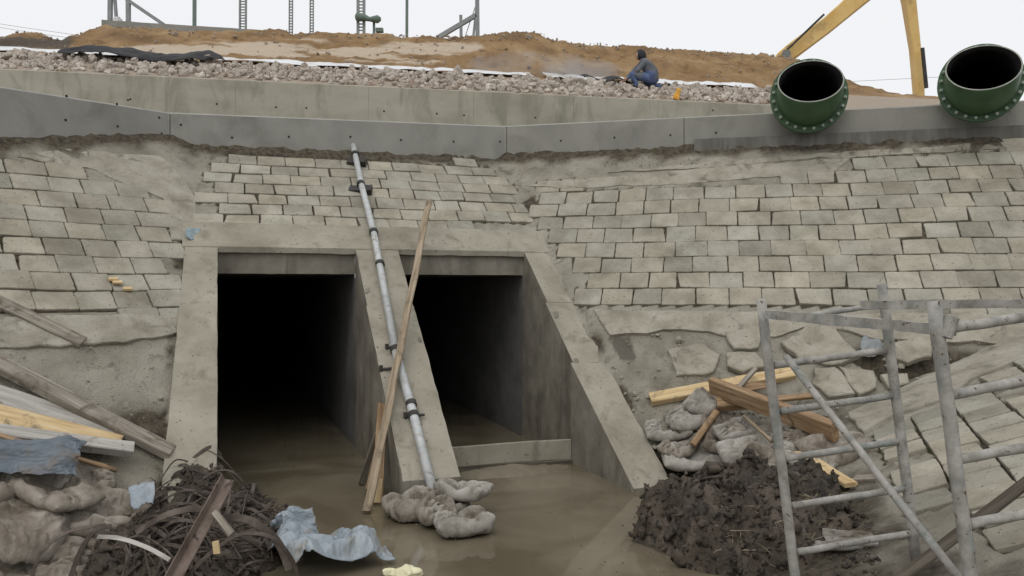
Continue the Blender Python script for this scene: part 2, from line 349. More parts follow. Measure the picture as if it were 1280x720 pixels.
def plank(name, a, b, w, h, m, label, cat='plank', up=V((0, 0, 1)), roll=0.0, warp=0.006, group=None):
    a, b = V(a), V(b); d = b - a; Ln = d.length; x = d.normalized()
    y = up.cross(x).normalized(); z = x.cross(y)
    mw = Matrix.Translation((a + b) / 2) @ Matrix((x, y, z)).transposed().to_4x4() @ Matrix.Rotation(roll, 4, 'X')
    bm = NB(); n = max(3, int(Ln / 0.15)); sd = U(0, 99); rings = []
    for i in range(n + 1):
        q = -Ln / 2 + Ln * i / n; oy = warp * noise.noise(V((q * 1.3, sd, 0))); oz = warp * noise.noise(V((q * 1.3, 0, sd)))
        e = 0.004 + min(w, h) * 0.06; ring = []
        for (sy, sz) in ((-1, -1), (1, -1), (1, 1), (-1, 1)):
            for k in (0, 1):
                dy = (w / 2 - (e if (k == 1) == (sy * sz > 0) else 0)); dz = (h / 2 - (e if (k == 0) == (sy * sz > 0) else 0))
                j = 0.0025 * noise.noise(V((q * 9, sy + sd, sz)))
                ring.append(bm.verts.new((q + (0.012 * noise.noise(V((sd, sy * 2, sz * 2))) if i in (0, n) else 0), sy * dy + oy + j, sz * dz + oz + j)))
        rings.append(ring)
    for A, B in zip(rings, rings[1:]):
        for k in range(8): bm.faces.new((A[k], A[(k + 1) % 8], B[(k + 1) % 8], B[k]))
    bm.faces.new(rings[0][::-1]); bm.faces.new(rings[-1])
    bmesh.ops.recalc_face_normals(bm, faces=bm.faces)
    o = obj(name, bm, m, mw=mw)
    return tag(o, label, cat, group)
def rest(px, py, P, lift): return onplane(P, px, py, lift)
def nrm(P): return V((-P[1], -P[2], 1)).normalized()
# ------------------------------------------------------------------ SETTING: bank
parapet = [(-9.6, 5.2), (-6.45, 10.05), (-5.16, 12.0), (-0.14, 14.0), (7.74, 12.09), (13.0, 10.82)]
def par_side(x, y):       # signed distance, positive = on the camera side
    best = None
    for (ax, ay), (bx, by) in zip(parapet, parapet[1:]):
        dx, dy = bx - ax, by - ay; ln = math.hypot(dx, dy)
        q = ((x - ax) * dx + (y - ay) * dy) / ln
        qq = max(0, min(ln, q)); dd = math.hypot(ax + dx / ln * qq - x, ay + dy / ln * qq - y)
        sgn = ((x - ax) * dy - (y - ay) * dx) / ln
        if best is None or dd < best[0]: best = (dd, 1 if sgn > 0 else -1)
    return best[0] * best[1]
polyR = [(668, 250), (690, 228), (850, 236), (1046, 216), (1050, 198), (1340, 176), (1400, 400), (1000, 391), (738, 388)]
polyC = [(262, 199), (605, 203), (640, 235), (684, 284), (240, 284), (262, 235)]
polyL = [(-120, 196), (20, 203), (120, 222), (152, 232), (206, 252), (208, 300), (222, 335), (228, 397), (-120, 402)]
polyA = [(1078, 556), (1125, 522), (1200, 500), (1230, 470), (1420, 395), (1500, 640), (1230, 690), (1165, 640), (1098, 628)]
erodeR = [(745, 398), (860, 405), (960, 424), (1060, 416), (1250, 424), (1180, 462), (1075, 512), (1065, 640), (980, 640), (830, 600), (800, 560)]
cavity1 = [(1045, 424), (1095, 428), (1245, 428), (1190, 455), (1140, 472), (1100, 476), (1072, 458), (1058, 438)]
cavity2 = [(805, 556), (850, 545), (872, 560), (870, 590), (822, 592)]
cavity3 = [(148, 512), (175, 508), (212, 500), (214, 556), (190, 540), (160, 530)]
erodeL = [(60, 425), (225, 400), (216, 590), (100, 600), (-60, 560), (-60, 470)]
dampR = [(755, 418), (790, 415), (800, 450), (775, 455)]
dampR2 = [(895, 392), (965, 394), (960, 416), (905, 414)]
mudA = [(1000, 600), (1100, 560), (1140, 640), (1240, 690), (1500, 650), (1500, 900), (900, 900)]
def bank():
    bm = NB(); st = 0.055; x0, x1, y0, y1 = -9.6, 10.2, 2.5, 14.3
    nx, ny = int((x1 - x0) / st), int((y1 - y0) / st)
    lay = bm.verts.layers.float_color.new('mask')
    g = {}
    for i in range(nx + 1):
        for j in range(ny + 1):
            x, y = x0 + i * st, y0 + j * st
            u, v = toUV(x, y)
            if -0.22 < u < 4.42 and 7.55 < v < 11.3: continue
            ps = par_side(x, y)
            if ps < -0.15: continue
            z = H0(x, y); px, py = proj((x, y, z)); P = V((x, y, z))
            soil = damp = moss = 0.0
            amp = 0.012
            eR = soft(erodeR, px, py, 25); eL = soft(erodeL, px, py, 25)
            amp += 0.06 * eR + 0.035 * eL
            dz = amp * fbm(P * 2.2, 5) + 0.3 * amp * fbm(P * 9, 3) - 0.05 * eR * max(0, fbm(P * 3.3 + V((2, 8, 1)), 4) - 0.1) - 0.06 * eL * max(0, fbm(P * 3.3, 4) - 0.1)
            soil += 0.42 * eR * max(0, 0.6 + 1.4 * fbm(P * 1.7 + V((5, 5, 5)), 4)) + 0.3 * eL * max(0, 1.1 * fbm(P * 2.3, 4))
            if ps < 0.42:
                q = 1 - max(0, ps) / 0.42
                q2 = max(0, min(1, (q + 0.35 * fbm(P * 2.5, 4)) * 1.5 - 0.35))
                soil += 1.1 * q2; dz += q2 * (0.05 + 0.05 * fbm(P * 5, 4))
            for poly, dep in ((cavity1, 0.2), (cavity2, 0.35), (cavity3, 0.14)):
                q = soft(poly, px, py, 8)
                if q: dz -= dep * q * (0.8 + 0.5 * fbm(P * 5, 3)); soil = max(soil, q * 1.1)
            if foot(x, y): soil = max(soil, 0.95); dz = min(dz, 0.0) - 0.016; moss += 2.0 * max(0, fbm(P * 0.8 + V((1, 6, 2)), 3) - 0.05)
            elif amp < 0.013 and ps > 0.5: dz += 0.012
            if 7.7 < v < 11.2:
                eu = min(abs(u + 0.44 + 0.1 * (11.06 - v) / 3.3), abs(u - 4.68))
                q = max(0, 1 - eu / 0.13) * (0.5 + 1.3 * fbm(P * 2.1, 4)); soil = max(soil, min(1, q)); dz -= 0.04 * max(0, min(1, q))
            damp += soft(dampR, px, py, 6) + soft(dampR2, px, py, 6)
            qa = soft(mudA, px, py, 30)
            soil = max(soil, qa * max(0, 0.62 + 0.5 * fbm(P * 2, 4))); dz += 0.02 * qa * fbm(P * 3, 4)
            if z < 0.25: soil = max(soil, 0.8)
            moss += max(0, fbm(P * 1.5 + V((9, 2, 4)), 4) - 0.35) * (1.2 if ps < 1.2 else 0.5)
            vt = bm.verts.new((x, y, z + dz)); vt[lay] = (min(1, soil), min(1, damp), min(1, moss), 1); g[i, j] = vt
    for i in range(nx):
        for j in range(ny):
            q = [g.get(k) for k in ((i, j), (i + 1, j), (i + 1, j + 1), (i, j + 1))]
            if all(q): bm.faces.new(q)
    struct('bank', bm, 'bank', True)
FOOT = {}
def foot(x, y):
    for (cx, cy, ax, ay, hw, hh) in FOOT.get((int(x // .5), int(y // .5)), ()):
        q, w_ = (x - cx) * ax + (y - cy) * ay, -(x - cx) * ay + (y - cy) * ax
        if abs(q) < hw and abs(w_) < hh: return True
    return False
def blocks(name, P, cvec, poly, w, h, s0, s1, off, gap=0.0105, thick=0.02, jit=0.006, origin=None, skip=0.0, wob=0.022):
    n = nrm(P); c = V((cvec[0], cvec[1], P[1] * cvec[0] + P[2] * cvec[1])).normalized()
    d = n.cross(c).normalized()
    if d.z > 0: d = -d
    slope = math.hypot(d.x, d.y)
    o = origin; bm = NB(); lay = bm.verts.layers.float_color.new('tint')
    def W3(a, b_, hh):
        q = V((a * 0.55, b_ * 0.9, P[0])); f = V((a * 2.1, b_ * 2.1, P[0]))
        return o + c * (a + wob * 0.5 * noise.noise(q + V((31, 0, 0)))) + d * (b_ + wob * noise.noise(q) + wob * .25 * noise.noise(f)) + n * (hh + 0.02 * noise.noise(q * 1.3 + V((0, 17, 0))))
    nr = int((s1[1] - s1[0]) / h)
    for k in range(nr):
        r0 = s1[0] + k * h; s = s0[0] + (k % 2) * w * 0.5 + off + U(-.05, .05)
        while s < s0[1]:
            ww = w * U(0.9, 1.1)
            ctr = W3(s + ww / 2, r0 + h / 2, 0)
            px, py = proj(ctr)
            if inside(poly, px, py) and R() > skip:
                for gx in (-1, 0, 1):
                    for gy in (-1, 0, 1): FOOT.setdefault((int(ctr.x // .5) + gx, int(ctr.y // .5) + gy), []).append((ctr.x, ctr.y, *V((c.x, c.y)).normalized(), ww / 2 + 0.004, h / 2 * slope + 0.004))
                g = gap * U(0.3, 1.5); g2 = gap * U(0.4, 1.5)
                if R() < 0.15: g = 0.001
                hgt = thick * U(0.7, 1.25) + (U(-.012, .014) if R() < .12 else 0)
                corners = [(s + g, r0 + g2), (s + ww - g * 0.4, r0 + g2), (s + ww - g * 0.4, r0 + h - g2 * 0.4), (s + g, r0 + h - g2 * 0.4)]
                corners = [(a + U(-jit, jit), b_ + U(-jit, jit)) for a, b_ in corners]
                if R() < 0.16:
                    ci = random.randrange(4); cx, cy = s + ww / 2, r0 + h / 2; q = U(.06, .2); corners[ci] = (corners[ci][0] + (cx - corners[ci][0]) * q, corners[ci][1] + (cy - corners[ci][1]) * q)
                ring = []
                for i in range(4):
                    (a, b_), (a2, b2) = corners[i], corners[(i + 1) % 4]
                    for q in (0.035, 0.2, 0.4, 0.6, 0.8, 0.965):
                        ring.append((a + (a2 - a) * q + U(-.004, .004), b_ + (b2 - b_) * q + U(-.004, .004)))
                cs, cr = s + ww / 2, r0 + h / 2; m_ = len(ring)
                tx, ty = U(-.006, .006), U(-.008, .008)
                br = U(0.89, 1.04) * (1.1 if R() < 0.1 else 1) * (0.84 if R() < 0.14 else 1); wm = U(-.025, .025)
                tcol = (br * (1 + wm), br, br * (1 - wm), 1)
                def mk(a, b_, hh, inset):
                    a2 = a + (cs - a) * inset / (ww / 2); b2 = b_ + (cr - b_) * inset / (h / 2)
                    v = bm.verts.new(W3(a2, b2, hh + tx * (a - cs) / ww + ty * (b_ - cr) / h)); v[lay] = tcol; return v
                low = [mk(a, b_, -0.05, 0) for a, b_ in ring]; mid = [mk(a, b_, hgt - 0.006, 0) for a, b_ in ring]; top = [mk(a, b_, hgt, 0.006) for a, b_ in ring]
                for A, B in ((low, mid), (mid, top)):
                    for i in range(m_): bm.faces.new((A[i], A[(i + 1) % m_], B[(i + 1) % m_], B[i]))
                bm.faces.new(top)
            s += ww
    bmesh.ops.recalc_face_normals(bm, faces=bm.faces)
    return struct(name, bm, 'block')
def porg(P, x, y): return V((x, y, pz(P, x, y)))
ang = math.radians(-13.6)
blocks('right_paving', PR, (math.cos(ang), math.sin(ang)), polyR, 0.43, 0.322, (-1.5, 10), (0.10, 4.6), 0.0, origin=porg(PR, -0.14, 14.0))
blocks('upper_paving', PC, (C, S), polyC, 0.43, 0.272, (-4, 5), (0.1, 3.5), 0.1, origin=porg(PC, *uv(1.0, 13.45)[:2]), gap=0.012)
blocks('left_paving', PL, (0.7071, 0.7071), polyL, 0.42, 0.30, (-9, 2.2), (0.12, 5.0), 0.05, origin=porg(PL, -5.16, 12.0), gap=0.010)
blocks('apron_paving', PA, (0.309, 0.951), polyA, 0.33, 0.40, (-8, 4), (-5, 4.0), 0.05, origin=porg(PA, 4.6, 8.0), gap=0.02, skip=0.02, thick=0.026, wob=0.015)
bank()
def thick_poly(pts, P, th, lift, jitter=0.012, cell=0.09, bm=None):
    own = bm is None; bm = bm or NB(); n = nrm(P); ring = []
    k = len(pts)
    for i in range(k):
        a, b_ = onplane(P, *pts[i]), onplane(P, *pts[(i + 1) % k])
        q = max(1, int((b_ - a).length / cell))
        for j in range(q):
            p = a + (b_ - a) * j / q
            p += V((noise.noise(p * 4.1), noise.noise(p * 4.1 + V((7, 0, 0))), 0)) * jitter * 2.2
            p += V((U(-1, 1), U(-1, 1), 0)) * jitter * 0.5
            p.z = pz(P, p.x, p.y); ring.append(p)
    def add(off, sh):
        cc = sum(ring, V()) / len(ring)
        return [bm.verts.new(p + n * off + (cc - p).normalized() * sh) for p in ring]
    bot, mid, top = add(lift - 0.03, 0), add(lift + th - 0.012, 0), add(lift + th, 0.014)
    for A, B in ((bot, mid), (mid, top)):
        for i in range(len(ring)): bm.faces.new((A[i], A[(i + 1) % len(ring)], B[(i + 1) % len(ring)], B[i]))
    f = bm.faces.new(top)
    bmesh.ops.triangulate(bm, faces=[f])
    bmesh.ops.recalc_face_normals(bm, faces=bm.faces)
    return bm
bm = thick_poly([(742, 389), (830, 390), (1000, 393), (1300, 396), (1400, 396), (1400, 430), (1240, 430), (1165, 428), (1098, 427), (1052, 415), (1002, 411), (968, 424), (925, 425), (885, 416), (828, 414), (762, 421)], PR, 0.035, 0.0)
struct('right_kerb_strip', bm, 'slab')
bm = thick_poly([(-100, 400), (60, 397), (140, 394), (224, 397), (224, 418), (190, 424), (130, 430), (60, 434), (-100, 442)], PL, 0.03, 0.0)
struct('left_kerb_strip', bm, 'slab')
bm = thick_poly([(1062, 521), (1110, 498), (1200, 455), (1290, 415), (1400, 365), (1430, 392), (1290, 446), (1215, 478), (1190, 500), (1120, 522), (1080, 545)], PA, 0.05, 0.0)
struct('apron_kerb_strip', bm, 'slab')
# mortar bands above the right paving
for pts in ([(655, 232), (760, 222), (845, 214), (1040, 196), (1062, 198), (1046, 214), (850, 232), (700, 236)], [(760, 216), (900, 203), (1060, 190), (1200, 182), (1300, 176), (1300, 184), (1080, 197), (860, 212)]):
    struct('mortar_band', thick_poly(pts, PR, 0.02, 0.0), 'slab')
for pts in ([(20, 196), (80, 187), (200, 196), (216, 208), (244, 246), (246, 290), (236, 300), (214, 300), (205, 250), (150, 228), (110, 212), (60, 206)],):
    struct('mortar_band', thick_poly(pts, PL, 0.022, 0.0), 'slab')
# broken pieces of lining
SL = [([(976, 432), (1005, 413), (1042, 416), (1064, 440), (1076, 452), (1040, 461), (1000, 455)], 'broken concrete slab leaning under the overhanging lip behind the scaffold', 0.05),
      ([(1016, 462), (1042, 463), (1062, 484), (1068, 497), (1036, 499), (1014, 482)], 'cracked concrete piece just below the largest broken slab', 0.03),
      ([(1047, 463), (1090, 468), (1095, 490), (1072, 498), (1060, 482)], 'cracked concrete piece left of the second scaffold post', 0.035),
      ([(1117, 438), (1142, 427), (1166, 428), (1163, 452), (1136, 461), (1118, 456)], 'loose concrete chunk in the hollow right of the second scaffold post', 0.06),
      ([(1098, 474), (1134, 471), (1136, 484), (1110, 490)], 'small flat concrete piece below the loose chunk in the hollow', 0.03),
      ([(905, 420), (932, 416), (953, 424), (950, 438), (918, 442)], 'concrete piece at the crack left of the first scaffold post', 0.05),
      ([(908, 446), (945, 442), (960, 462), (930, 470), (910, 462)], 'flat concrete piece above the yellow beam', 0.035),
      ([(835, 440), (880, 432), (900, 446), (890, 470), (848, 472)], 'worn lining slab left of the yellow beam', 0.012)]
for pts, lab, lift in SL:
    tag(obj('concrete_slab', thick_poly(pts, PR, 0.045, lift, 0.02), 'slab'), lab, 'concrete slab', 'broken pieces of concrete lining')
# ground sheet, channel bed, water
bm = NB(); 
for q in ((-700, -700), (700, -700), (700, 900), (-700, 900)): bm.verts.new((q[0], q[1], -0.9))
bm.faces.new(bm.verts); struct('ground', bm, 'field')
bm = NB()
pts = [uv(-6.5, 0.3), uv(8.6, 0.3), uv(8.6, 9.0), uv(4.24, 9.0), uv(4.24, 36), uv(0.0, 36), uv(0.0, 9.5), uv(-5, 9.5)]
for p in pts: bm.verts.new((p.x, p.y, 0.0))
bm.faces.new(bm.verts); bmesh.ops.recalc_face_normals(bm, faces=bm.faces)
if bm.faces[:][0].normal.z < 0: bmesh.ops.reverse_faces(bm, faces=bm.faces)
struct('water', bm, 'water')
# ------------------------------------------------------------------ CULVERT
cul = empty('box_culvert', uv(2.1, 9.4), 'twin barrel concrete culvert with sloping wing walls and dark openings', 'culvert')
def uz(v): return 0.815 * (v - 7.75)
def wing(u0, u1, v0, v1, name='wing_wall', lift=0.05, spread=0.0, m='culvert', fmat='culvert_face'):
    bm = NB()
    poly = [uv(u0, v0, -0.4), uv(u0, v0, max(0.05, uz(v0) + lift)), uv(u0, v1, uz(v1) + lift), uv(u0, v1, -0.4)]
    prism(bm, poly, uv(u1 - u0, 0))
    roughen(bm, 0.10, 0.006, 4, 0.011)
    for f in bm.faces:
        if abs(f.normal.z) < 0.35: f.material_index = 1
    for v in bm.verts:
        if spread:
            u, vv = toUV(v.co.x, v.co.y)
            if u < (u0 + u1) / 2: v.co += uv(-spread * max(0, (11.06 - vv) / 3.3), 0)
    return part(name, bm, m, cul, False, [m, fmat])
wing(-0.40, -0.012, 7.65, 11.10, spread=0.1)
rw = wing(4.175, 4.66, 7.60, 9.23)
for a, b_, uu in ((9.235, 10.15, 4.215), (10.155, 11.12, 4.246)):
    wing(uu, 4.68, a, b_, 'wing_wall_panel', lift=0.05 - 0.006)
wing(1.75, 2.36, 7.98, 10.1, 'pier', lift=0.055)
wing(1.765, 2.355, 10.105, 11.10, 'pier_panel', lift=0.05)
bm = NB()
prism(bm, [uv(-0.44, 11.03, 2.74), uv(-0.44, 11.45, 3.085), uv(-0.44, 11.6, 3.02), uv(-0.44, 11.3, 2.66), uv(-0.44, 11.04, 2.665)], uv(5.2, 0)); roughen(bm, 0.09, 0.010, 4, 0.028)
part('coping', bm, 'culvert', cul)
for a, b_ in ((-0.01, 1.765), (2.355, 4.25)):
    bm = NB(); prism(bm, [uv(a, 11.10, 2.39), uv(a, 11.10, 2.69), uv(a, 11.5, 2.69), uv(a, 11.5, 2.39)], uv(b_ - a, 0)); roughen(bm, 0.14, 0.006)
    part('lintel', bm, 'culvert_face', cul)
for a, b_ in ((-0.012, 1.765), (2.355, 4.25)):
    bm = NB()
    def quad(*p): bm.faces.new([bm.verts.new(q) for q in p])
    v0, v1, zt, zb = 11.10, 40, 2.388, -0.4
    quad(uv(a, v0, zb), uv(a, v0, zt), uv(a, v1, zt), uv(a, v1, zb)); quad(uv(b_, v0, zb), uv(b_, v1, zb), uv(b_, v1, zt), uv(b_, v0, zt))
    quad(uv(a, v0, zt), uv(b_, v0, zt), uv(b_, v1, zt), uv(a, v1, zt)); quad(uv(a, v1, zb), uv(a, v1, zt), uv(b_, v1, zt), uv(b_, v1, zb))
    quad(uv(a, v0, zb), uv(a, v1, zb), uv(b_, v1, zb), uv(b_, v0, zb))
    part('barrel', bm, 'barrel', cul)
# chipped anchor spots on the wing walls and pier
for (u0, v0) in ((-0.06, 10.55), (-0.06, 9.6), (1.80, 10.35), (1.80, 9.55), (2.31, 9.6), (4.28, 9.95), (4.26, 9.24)):
    bm = NB(); p = uv(u0, v0, uz(v0) + 0.05); bmesh.ops.create_icosphere(bm, subdivisions=2, radius=0.036, matrix=Matrix.Translation(p) @ Matrix.Rotation(math.radians(39), 4, 'X') @ Matrix.Diagonal((0.9, 2.0, 0.2, 1)))
    for v in bm.verts: v.co += V((noise.noise(v.co * 20), noise.noise(v.co * 20 + V((4, 4, 4))), 0)) * 0.025
    part('chip', bm, 'culvert_face', cul)
# stop board across the right barrel, sand bar below it
a, b_ = uv(2.37, 9.32, 0.16), uv(4.17, 9.22, 0.17)
plank('stop_board', a, b_, 0.05, 0.25, 'culvert', 'plain beige stop board across the floor of the right culvert opening', 'board', warp=0.02)
plank('stop_board', uv(2.37, 9.28, 0.0), uv(4.17, 9.18, 0.0), 0.05, 0.12, 'wood_dark', 'dark lower stop board standing in the water under the upper board', 'board', warp=0.02)
def heap(name, m, cx, cy, rx, ry, h, rot=0, st=0.03, lump=0.12, f=3.0, base=None, power=1.0, sd=0, sink=0.06, clods=0):
    bm = NB(); g = {}; nx, ny = int(2.4 * rx / st), int(2.4 * ry / st); ca, sa = math.cos(rot), math.sin(rot)
    for i in range(nx + 1):
        for j in range(ny + 1):
            lx, ly = -1.2 * rx + i * st, -1.2 * ry + j * st
            x, y = cx + lx * ca - ly * sa, cy + lx * sa + ly * ca
            rr = math.hypot(lx / rx, ly / ry) + 0.16 * fbm(V((x * 1.8, y * 1.8, sd)), 3)
            if rr > 1.12: continue
            k = max(0, 1 - rr * rr); hh = h * k ** power
            P = V((x, y, sd)) * f
            lumpy = lump * (0.8 * fbm(P, 3) + 0.55 * (0.5 - abs(noise.noise(P * 2.3))) + 0.28 * (0.5 - abs(noise.noise(P * 5.1))) + 0.13 * noise.noise(P * 11))
            z = (base(x, y) if base else Hg(x, y)) + hh + lumpy * min(1, k * 3.2) - sink * max(0, 1 - k * 5)
            o = V((x + 0.03 * noise.noise(P * 3), y + 0.03 * noise.noise(P * 3 + V((8, 8, 8))), z)); g[i, j] = bm.verts.new(o)
    for i in range(nx):
        for j in range(ny):
            q = [g.get(k) for k in ((i, j), (i + 1, j), (i + 1, j + 1), (i, j + 1))]
            if all(q): bm.faces.new(q)
    vs_ = [v.co.copy() for v in g.values() if v.co.z > (0.02 if sink else 9)]
    for k in range(clods):
        c = random.choice(vs_); r_ = U(0.007, 0.03) * (2.4 if R() < .1 else 1)
        clod(bm, 2, rmat(c, r_, .6, 1.7, .4, .9), 1.1, 22)
    return obj(name, bm, m, smooth=True)
p = uv(3.3, 9.0)
sb = heap('sand_bar', 'sediment', p.x, p.y, 0.82, 0.30, 0.10, rot=0.35, st=0.03, lump=0.035, base=lambda x, y: -0.03)
sb['kind'] = 'structure'
# ------------------------------------------------------------------ WALLS at the top
def wall_path(name, path, ztop, zbot, th, m, cham=0.022, holes=None, parent=None, emat='wall_edge_highlight'):
    bm = NB(); n = len(path); nor = []
    for i in range(n):
        a = V(path[max(0, i - 1)]); b_ = V(path[min(n - 1, i + 1)]); d = (b_ - a).normalized(); nor.append(V((-d.y, d.x)))
    prof = []
    for i in range(n):
        p, q = V(path[i]), nor[i]; zt, zb = ztop[i], zbot[i]
        pts = [(0, zb), (0, zt - cham), (cham, zt), (th, zt), (th, zb)]
        prof.append([bm.verts.new((p.x + q.x * o, p.y + q.y * o, z)) for o, z in pts])
    for A, B in zip(prof, prof[1:]):
        for k in range(4):
            f = bm.faces.new((A[k], B[k], B[k + 1], A[k + 1])); f.material_index = 1 if k in (1, 2) else 0
    bm.faces.new(prof[0]); bm.faces.new(prof[-1][::-1])
    bmesh.ops.recalc_face_normals(bm, faces=bm.faces)
    for (px, py) in holes or []:
        for (A, B) in zip(path, path[1:]):
            X = (px - 640) / 1000; dx, dy = B[0] - A[0], B[1] - A[1]
            den = dx - X * dy
            q = (X * A[1] - A[0]) / den
            if 0 <= q < 1:
                y = A[1] + q * dy; c = pix(px, py, y); d = V((dx, dy, 0)).normalized(); nn = V((d.y, -d.x, 0))
                ring = [bm.verts.new(c + nn * 0.003 + (d * math.cos(t) + V((0, 0, 1)) * math.sin(t)) * 0.019) for t in (k * math.pi / 4 for k in range(8))]
                f = bm.faces.new(ring); f.material_index = 2
    return obj(name, bm, m, parent, mats=[m, emat, 'hole'])
fh = [(83, 120), (146, 130), (82, 150), (147, 158), (199, 147), (226, 156), (202, 167), (290, 172), (361, 171), (438, 171), (501, 175), (567, 177), (625, 177), (701, 176), (768, 172), (838, 169), (895, 166)]
pw = wall_path('parapet_wall', parapet, [4.86, 4.74, 4.84, 5.04, 5.04, 5.04], [3.6, 3.6, 3.7, 3.9, 3.9, 3.9], 0.3, 'new_concrete', holes=fh)
tag(pw, 'low dark grey new concrete wall bending along the top of the slopes', 'wall')
# joints in the parapet and the wet footing below the pipes
def seg_pt(i, q, off, z):
    a, b_ = V(parapet[i]), V(parapet[i + 1]); d = (b_ - a).normalized(); p = a + (b_ - a) * q + V((d.y, -d.x)) * off
    return V((p.x, p.y, z))
bm = NB()
a, b_ = seg_pt(3, 0.40, 0.035, 4.50), seg_pt(4, 0.9, 0.035, 4.50)
beam(bm, a, b_, 0.09, 0.30); roughen(bm, 0.2, 0.01, 3)
obj('footing', bm, 'wet_concrete', pw)
for i, q in ((2, 0.005), (3, 0.006), (3, 0.38)):
    bm = NB(); p = seg_pt(i, q, 0.002, 0); beam(bm, V((p.x, p.y, 4.0)), V((p.x, p.y, (4.81 if i == 2 else 5.02))), 0.008, 0.005, up=V((0, 1, 0)))
    obj('joint', bm, 'rust_stain', pw)
WO, WD = V((-0.156, 15.6)), V((0.982, 0.1887)).normalized(); WN = V((-WD.y, WD.x))
def wp(s, q, z=0.0): p = WO + WD * s + WN * q; return V((p.x, p.y, z))
bh = [(163, 124), (271, 130), (345, 134), (383, 135), (480, 139), (546, 142), (580, 144), (669, 147), (891, 138), (160, 125)]
bw = wall_path('retaining_wall', [wp(-16, 0)[:2], wp(14, 0)[:2]], [6.02, 6.02], [4.0, 4.0], 0.3, 'pale_concrete', 0.015, holes=bh, emat='pale_concrete')
tag(bw, 'long pale beige concrete wall behind the dark wall, below the rubble', 'wall')
bm = NB(); beam(bm, wp(-16, 0.004, 5.33), wp(14, 0.004, 5.33), 0.03, 0.012); obj('formwork_line', bm, 'pale_concrete', bw)
for s in (-7.9, -6.2, -5.0, -2.6, -0.6, 1.4, 3.0):
    bm = NB(); beam(bm, wp(s, 0.001, 4.2), wp(s, 0.001, 5.99), 0.007, 0.004, up=V((0, 1, 0))); obj('joint', bm, 'culvert', bw)
# ------------------------------------------------------------------ BERM
sil = [(-400, 50), (0, 51), (25, 47), (33, 41), (45, 41), (75, 51), (88, 51), (97, 47), (118, 38), (133, 37), (170, 36), (250, 39), (310, 42), (340, 38), (355, 37), (370, 43), (420, 43), (460, 42), (500, 45), (555, 46), (600, 46), (620, 43), (650, 40), (672, 41), (700, 51), (720, 56), (740, 55), (780, 58), (800, 60), (850, 63), (900, 66), (960, 70), (985, 72), (1015, 85), (1050, 104), (1080, 114), (1120, 126), (1200, 150), (1500, 175)]
paleP = [(120, 62), (200, 47), (330, 44), (600, 51), (615, 60), (545, 84), (400, 80), (215, 76)]
darkP = [(-300, 40), (95, 44), (90, 66), (-300, 70)]
def berm_z(s, q):
    if q < 1.5: z = 5.93 + 0.5 * q
    elif q < 2.4: z = 6.68 + 0.38 * (q - 1.5)
    else: z = None
    zb = 7.02
    pr = wp(s, 5.0); px = 640 + 1000 * pr.x / pr.y
    zr = CAMH + (360 - lerp(sil, px)) / 1000 * pr.y
    if z is None:
        if q < 5: k = (q - 2.4) / 2.6; k = k * k * (3 - 2 * k) * 0.5 + k * 0.5; z = zb + (zr - zb) * k
        else: z = zr - min(1.6, (q - 5) * 0.35)
    if zr < zb: z = min(z, max(zr, 4.8) + (5 - q) * 0.0) if q > 0.6 else z
    return z
def berm():
    bm = NB(); lay = bm.verts.layers.float_color.new('mask'); g = {}
    ns, nq = 300, 110
    for i in range(ns + 1):
        for j in range(nq + 1):
            s = -17 + 31 * i / ns; q = 0.28 + 9 * (j / nq) ** 1.25
            if j == nq: q = 40
            z = berm_z(s, q); p = wp(s, q, z)
            px, py = proj(p)
            pale = soft(paleP, px, py, 8) * max(0, min(1, 0.75 + 1.3 * fbm(V((p.x * .6, p.y * .6, p.z * 6)), 5)))
            dark = soft(darkP, px, py, 8)
            k = min(1, max(0, (q - 2.4) / 0.6)) * (0.5 if pale > .2 else 1)
            dz = k * (0.10 * fbm(p * 1.6, 5) + 0.05 * fbm(p * 6, 3)) + 0.02 * fbm(p * 4, 3)
            bl = 0.9 if q < 1.7 else 0.0
            v = bm.verts.new((p.x, p.y, z + dz)); v[lay] = (min(1, pale), min(1, dark), bl, 1); g[i, j] = v
    for i in range(ns):
        for j in range(nq): bm.faces.new((g[i, j], g[i + 1, j], g[i + 1, j + 1], g[i, j + 1]))
    struct('earth_berm', bm, 'berm', True)
berm()
# clods along the berm's crest
bm = NB()
for k in range(700):
    s = U(-13, 9); q = U(4.3, 5.2) if R() < .6 else U(2.7, 5); z = berm_z(s, q); r_ = U(0.012, 0.04) * (1.8 if R() < .07 else 1)
    clod(bm, 1, rmat(wp(s, q, z + 0.02), r_))
for v in bm.verts: v.co += V((noise.noise(v.co * 15), noise.noise(v.co * 15 + V((3, 3, 3))), noise.noise(v.co * 15 + V((9, 3, 3))))) * 0.02
lay = bm.verts.layers.float_color.new('mask')
tag(obj('soil_clods', bm, 'berm'), 'small clods of brown soil scattered over the berm', 'soil', kind='stuff')
